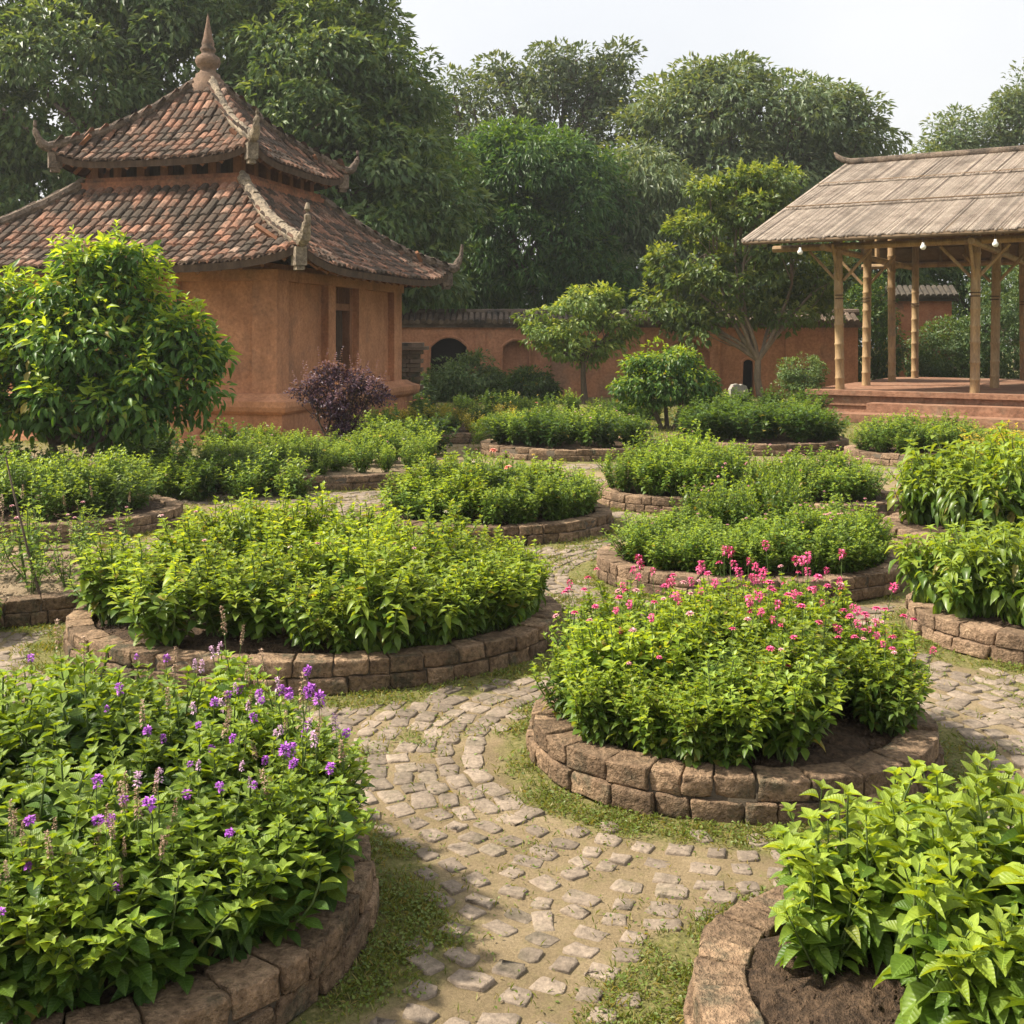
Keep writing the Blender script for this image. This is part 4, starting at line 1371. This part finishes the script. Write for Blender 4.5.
# ------------------------------------------------------------------ beds and their plants
raised_bed('front', 'round kerbed bed with pink flowers, nearest full circle on the path')
raised_bed('big', 'largest round kerbed bed, filled with leafy green plants, left of the path')
raised_bed('rosy', 'round kerbed bed in the middle right, filled with fine-leaved plants', kerb=KERB_R)
raised_bed('coral', 'round kerbed bed behind the largest bed, with one coral bloom')
raised_bed('low', 'round kerbed bed with a pale even mound of leaves, behind the fine-leaved bed', kerb=KERB_R)
raised_bed('pinkish', 'small kerbed bed with dusty pink flowering plants behind the fine-leaved bed', kerb=KERB_R)
raised_bed('droopy', 'kerbed bed overflowing with drooping large leaves at the frame edge', kerb=KERB_R)
raised_bed('kerbside', 'kerbed bed cut by the frame edge right of the pink flowered bed', kerb=KERB_R)
raised_bed('purple', 'kerbed bed of purple flower spikes nearest the camera')
raised_bed('corner', 'kerbed bed with bare brown soil and one large-leaved clump, nearest the camera', tk=.16)
raised_bed('dry', 'half-empty kerbed bed with dry soil and thin weeds at the frame edge', soil=SOILDRY)
raised_bed('lush', 'kerbed bed under a lush bright bush, below the large shrub')
raised_bed('rose', 'long grey kerbed bed below the purple-leaved shrub', soil=SOILDRY, blk=.3)
raised_bed('centre_back', 'dark green kerbed bed left of the rounded light shrub', blk=.3)
raised_bed('broad_back', 'kerbed bed of broad dark leaves between the rounded shrub and the pavilion', blk=.3)
raised_bed('pavilion_side', 'kerbed bed in front of the pavilion steps', blk=.3, kerb=KERB_R)
raised_bed('flowery', 'rear kerbed bed with yellow flowers below the wall', blk=.3)

def lumpy(x, y, seed, amt=.22, f=4.2):
    return 1 + amt * float(wav(np.array(x), np.array(y), seed, f))
for key_, n_, nm_, lb_ in (('broad', 46, 'leafy_herb', 'bushy bright green herb growing in the largest round bed'), ('mixed', 7, 'leafy_herb', 'finer darker herb among the bushy herbs of the largest round bed'), ('droop', 8, 'leafy_herb', 'long-leaved herb at the edge of the largest round bed')):
    fill('big', n_, key_, nm_, lb_, 'plant', 'herbs in the largest round bed', sc=(.82, 1.18) if key_ == 'broad' else (.7, .9), inset=.25, mind=.2,
         skip=lambda x, y: (x < -.75 and y < -.35) or (key_ == 'droop' and (y > -.2 or x < .2)),
         height=lambda x, y: lumpy(x, y, 41, .25) * (1.02 + .22 * (y > .2) * (x < .3) - .30 * (abs(y - .05 - .15 * x) < .16) * (x < .3)) * (1 - .25 * ((x / 1.6) ** 2 + (y / 1.25) ** 2)),
         flowers=lambda x, y: fl_pick(.35 if y > 0 else .1, ['cream', 'rose']))
for key_, n_, lb_ in (('bushy', 32, 'low bushy green herb in the pink flowered round bed'), ('small', 7, 'finer-leaved herb among the bushy herbs of the pink flowered bed')):
    fill('front', n_, key_, 'leafy_herb', lb_, 'plant', 'herbs in the pink flowered bed', sc=(.80, 1.15), inset=.2, mind=.19,
         height=lambda x, y: lumpy(x, y, 43, .2, 6) * (1.02 + .12 * (y > .1) - .2 * (x * x + y * y)),
         flowers=lambda x, y: fl_pick(6.5 if (y > -.2 and x > -.2) else (3.5 if y > .1 else (1.8 if y > -.4 else .3)), ['pink', 'rose'], [.78, .22]),
         skip=lambda x, y: (x > .34 and y < -.24))
for key_, n_, lb_ in (('spike', 38, 'tall leafy herb in the nearest purple flowered bed'), ('broad', 4, 'smaller-leaved herb among the purple flowers of the nearest bed')):
    fill('purple', n_, key_, 'flowering_herb', lb_, 'plant', 'herbs in the purple flowered bed', sc=(.74, 1.02), inset=.17, mind=.19,
         height=lambda x, y: lumpy(x, y, 47, .16, 5) * (.93 - .15 * (y < -.35) - .12 * (x > .5)), skip=lambda x, y: (x > .5 and y < -.45),
         flowers=lambda x, y: fl_pick(.9 + 2.6 * (x > .1) if y > -.1 else .7 + 1.6 * (x > .2), ['purple', 'lilac', 'seed'], [.55, .25, .2]))
def rim(key, degs, herb_key, name, label, group, sc, inset=.2, flowers=()):
    cx, cy, a, b = BEDS[key]
    for t in degs:
        t = math.radians(t + rng.normal(0, 3))
        k = inset + rng.uniform(-.02, .06)
        set_plant(name, herb_key, (cx + (a - k) * math.cos(t), cy + (b - k) * math.sin(t), KH - .05), label, 'plant', group, rng.uniform(*sc), [f for f in flowers if rng.uniform() < .3])
rim('big', range(-78, 40, 9), 'broad', 'leafy_herb', 'bushy bright green herb growing in the largest round bed', 'herbs in the largest round bed', (.62, .85), .24)
rim('big', range(120, 180, 14), 'broad', 'leafy_herb', 'bushy bright green herb growing in the largest round bed', 'herbs in the largest round bed', (.6, .8), .25)
rim('front', range(150, 262, 11), 'bushy', 'leafy_herb', 'low bushy green herb in the pink flowered round bed', 'herbs in the pink flowered bed', (.62, .85), .2)
rim('front', range(-20, 50, 14), 'bushy', 'leafy_herb', 'low bushy green herb in the pink flowered round bed', 'herbs in the pink flowered bed', (.65, .9), .2, ['pink', 'pink', 'rose'])
rim('purple', range(-38, 40, 13), 'spike', 'flowering_herb', 'tall leafy herb in the nearest purple flowered bed', 'herbs in the purple flowered bed', (.55, .72), .19, ['purple', 'lilac'])
rim('rosy', range(-165, 0, 13), 'small', 'fine_leaved_herb', 'fine-leaved light green herb in the middle right round bed', 'fine-leaved herbs in the middle right bed', (.62, .85), .24)
rim('coral', range(-120, 40, 14), 'small', 'mixed_herb', 'bright green leafy plant in the round bed with the coral bloom', 'plants in the coral bloom bed', (.75, 1.0), .26)
cx, cy = BEDS['corner'][:2]
for x, y, s in ((-.33, .12, .66), (-.30, .30, .72), (-.22, .40, .80), (-.20, .18, .84), (-.10, -.10, .80), (.0, .16, .92), (.06, .42, .92), (.14, -.14, .95), (.02, -.32, .80), (.28, .22, 1.0), (.38, -.18, .95), (.22, -.42, .88), (.44, .06, .95), (.30, .46, .9), (-.05, .02, .7)):
    set_plant('large_leaved_herb', 'large', (cx + x, cy + y, KH - .03), 'large-leaved bright green herb in the bare-soil bed nearest the camera', 'plant', 'large-leaved herbs in the nearest bed', s * rng.uniform(.86, .98))
cx, cy = BEDS['purple'][:2]
for x, y, s in ((.66, .30, 1.7), (.74, .10, 1.45), (.74, -.10, 1.3), (.60, .46, 1.6), (.66, .18, 1.6), (.50, .58, 1.6)):
    set_plant('flowering_herb', 'sparse', (cx + x, cy + y, KH - .05), 'thin wispy herb with purple heads leaning over the path from the nearest purple flowered bed', 'plant', 'wispy purple herbs over the path', s, fl_pick(1.7, ['purple', 'lilac', 'seed'], [.6, .25, .15]))
for x, y, s in ((.22, -.68, .66), (.37, -.60, .56), (.10, -.72, .62), (.28, -.50, .72), (-.02, -.70, .64)):
    set_plant('flowering_herb', 'spike', (cx + x, cy + y, KH - .05), 'short herb with dry seed spikes spilling over the front kerb of the nearest bed', 'plant', 'seed spike herbs at the nearest kerb', s, ['seed'] * 4 + ['purple'] * int(rng.integers(0, 2)))
fill('rosy', 44, 'small', 'fine_leaved_herb', 'fine-leaved light green herb in the middle right round bed', 'plant', 'fine-leaved herbs in the middle right bed', sc=(.85, 1.05), inset=.25,
     height=lambda x, y: lumpy(x, y, 53, .25, 5) * (.80 + .60 * (y > .1) * (abs(x - .05) < .5) + .14 * (x > .2)), flowers=lambda x, y: fl_pick(2.0 if x > 0 or y > .2 else .5, ['tinyrose']))
fill('coral', 32, ['mixed', 'broad', 'small'], 'mixed_herb', 'bright green leafy plant in the round bed with the coral bloom', 'plant', 'plants in the coral bloom bed', sc=(.9, 1.1), inset=.28,
     flowers=lambda x, y: fl_pick(.25, ['cream', 'yellowf', 'rose'])+(['coral'] if (.15 < x < .6 and -.3 < y < .1) else []))
fill('low', 24, 'small', 'mounded_herb', 'pale green mounded herb in the even round bed behind the fine-leaved bed', 'plant', 'mounded herbs in the even round bed', sc=(1.0, 1.35), inset=.17, height=lambda x, y: lumpy(x, y, 59, .14, 5) * (1.15 - .3 * (x * x + y * y)),
     flowers=lambda x, y: fl_pick(.3, ['tinyrose']))
fill('pinkish', 16, 'small', 'dusty_pink_herb', 'fine green plant with dusty pink blooms in the small rear bed', 'plant', 'dusty pink plants in the small rear bed', sc=(1.0, 1.25), inset=.25,
     flowers=lambda x, y: fl_pick(2.5, ['tinyrose', 'rose']))
fill('droopy', 20, 'droop', 'drooping_herb', 'large drooping-leaved plant in the overflowing bed', 'plant', 'drooping plants in the overflowing bed', sc=(.95, 1.3), inset=.28, height=lambda x, y: lumpy(x, y, 61, .12, 5) * (1.2 - .3 * (x * x + y * y)))
fill('kerbside', 24, 'droop', 'drooping_herb', 'drooping-leaved plant in the bed right of the pink flowered bed', 'plant', 'drooping plants right of the pink flowered bed', sc=(.72, .95), inset=.17, height=lambda x, y: 1.1 - .3 * (x * x + y * y))
fill('lush', 18, 'mixed', 'lush_herb', 'lush bright green plant below the large shrub', 'plant', 'lush plants below the large shrub', sc=(.85, 1.05), inset=.3, height=lambda x, y: 1.1 - .3 * (x * x + y * y))
fill('dry', 26, 'sparse', 'thin_weed', 'thin straggling weed on dry soil in the half-empty bed', 'weed', 'weeds in the half-empty bed', sc=(.8, 1.9), inset=.22, flowers=lambda x, y: fl_pick(1.4, ['seed', 'rose']))
fill('rose', 46, ['small', 'mixed'], 'rose_bush', 'low green rose bush in the grey kerbed bed below the purple shrub', 'plant', 'rose bushes below the purple shrub', sc=(.72, .95), inset=.25, flowers=lambda x, y: fl_pick(.7, ['cream', 'rose', 'yellowf']), height=lambda x, y: .8 + .3 * (x > .5))
fill('centre_back', 22, ['deep', 'mixed'], 'dark_herb', 'dark green plant in the bed left of the rounded light shrub', 'plant', 'plants in the bed left of the rounded shrub', sc=(.95, 1.2), inset=.3, flowers=lambda x, y: fl_pick(.5, ['cream', 'rose']))
fill('broad_back', 22, 'deep', 'broad_leaved_herb', 'broad dark-leaved plant between the rounded shrub and the pavilion', 'plant', 'broad dark-leaved plants before the pavilion', sc=(1.05, 1.3), inset=.25)
fill('pavilion_side', 18, ['mixed', 'small'], 'grey_green_herb', 'soft green plant in the bed in front of the pavilion steps', 'plant', 'plants before the pavilion steps', sc=(.95, 1.2), inset=.2, flowers=lambda x, y: fl_pick(.5, ['tinyrose']))
fill('flowery', 22, ['mixed', 'yellow', 'deep'], 'yellow_flowered_herb', 'green plant with yellow blooms in the rear bed below the wall', 'plant', 'yellow flowered plants below the wall', sc=(.7, .95), inset=.3, flowers=lambda x, y: fl_pick(1.6, ['yellowf', 'coral'], [.85, .15]))

def patch(pxs, ys, n, key, name, label, cat, group, sc, fl=None):
    """plants of an open border, between two picture columns and two distances"""
    for _ in range(n):
        d = rng.uniform(*ys)
        px = rng.uniform(*pxs)
        x = X(px, d)
        if bed_dist(np.array(x), np.array(d))[0] < .15: continue
        k = key if isinstance(key, str) else key[rng.integers(len(key))]
        set_plant(name, k, (x, d, -.02), label, cat, group, rng.uniform(*sc), fl() if fl else ())
patch((95, 265), (15.6, 17.4), 22, 'deep', 'border_shrub', 'low dark shrub in the border at the foot of the temple', 'shrub', 'dark shrubs at the foot of the temple', (1.1, 1.6))
patch((120, 320), (12.9, 14.2), 26, ['deep', 'mixed', 'small'], 'border_herb', 'low green plant in the border behind the largest round bed', 'plant', 'border plants behind the largest bed', (.8, 1.1), lambda: fl_pick(.4, ['cream', 'rose']))
patch((225, 300), (17.6, 18.6), 10, 'small', 'border_herb', 'small pale plant before the temple plinth', 'plant', 'pale plants before the temple plinth', (.9, 1.2), lambda: fl_pick(.8, ['cream', 'rose']))
patch((345, 435), (17.6, 19.8), 22, ['deep', 'mixed'], 'border_bush', 'green bushy plant right of the purple-leaved shrub', 'plant', 'bushy plants right of the purple shrub', (.95, 1.3), lambda: fl_pick(.5, ['cream', 'coral', 'yellowf']))
patch((410, 560), (24, 29), 20, ['mixed', 'deep'], 'border_herb', 'green plant in the border along the foot of the wall', 'plant', 'plants along the foot of the wall', (.75, 1.1), lambda: fl_pick(.6, ['yellowf', 'rose']))
patch((560, 660), (23.5, 29), 16, ['deep', 'mixed'], 'border_herb', 'dull green plant beneath the small umbrella tree', 'plant', 'plants beneath the small tree', (.75, 1.1), lambda: fl_pick(.5, ['cream']))
patch((690, 820), (22.5, 27), 18, ['deep', 'mixed'], 'border_herb', 'green plant in the border left of the pavilion platform', 'plant', 'plants left of the pavilion platform', (.9, 1.3), lambda: fl_pick(.5, ['cream', 'rose']))
patch((982, 1060), (14.6, 16.2), 9, 'yellow', 'golden_bush', 'golden yellow-green bush before the pavilion at the frame edge', 'shrub', 'golden bushes before the pavilion', (1.15, 1.45))
patch((-40, 60), (12.9, 14.2), 10, 'deep', 'border_shrub', 'dark plant in the shade under the large shrub', 'shrub', 'dark plants under the large shrub', (.9, 1.2))
patch((-40, 8), (7.2, 7.4), 3, 'droop', 'strap_leaf_plant', 'leafy plant at the frame edge before the half-empty bed', 'plant', 'leafy plants at the frame edge', (.6, .7))

# ------------------------------------------------------------------ small things
st = thing('stake', 'thin dark leaning stick planted in the half-empty bed', 'stake', (X(42, 7.75), 7.75, .12))
q = MB(); q.tube(wob((0, 0, 0), (X(6, 7.9) - X(42, 7.75), .15, 1.0), 9, .02), np.linspace(.011, .006, 9), 6); q.obj('rod', BARK, st, True)
sv = thing('carved_stone', 'grey upright stone slab standing before the wall left of the clipped shrub', 'stone', (X(738, 28), 28, 0), .2)
q = MB()
n = 14
prof = [(-.24, 0), (-.25, .3), (-.23, .62), (-.16, .74), (-.04, .76), (.03, .72), (.08, .75), (.19, .71), (.25, .58), (.26, .25), (.24, 0)]
V = [(x, -.09, z) for x, z in prof] + [(x, .09, z) for x, z in prof]
m_ = len(prof)
q.add(V, [(i, i + 1, m_ + i + 1, m_ + i) for i in range(m_ - 1)])
q.f.append((np.array([list(range(m_))[::-1]]), 0)); q.f.append((np.array([list(range(m_, 2 * m_))]), 0))
q.obj('slab', STONE, sv)
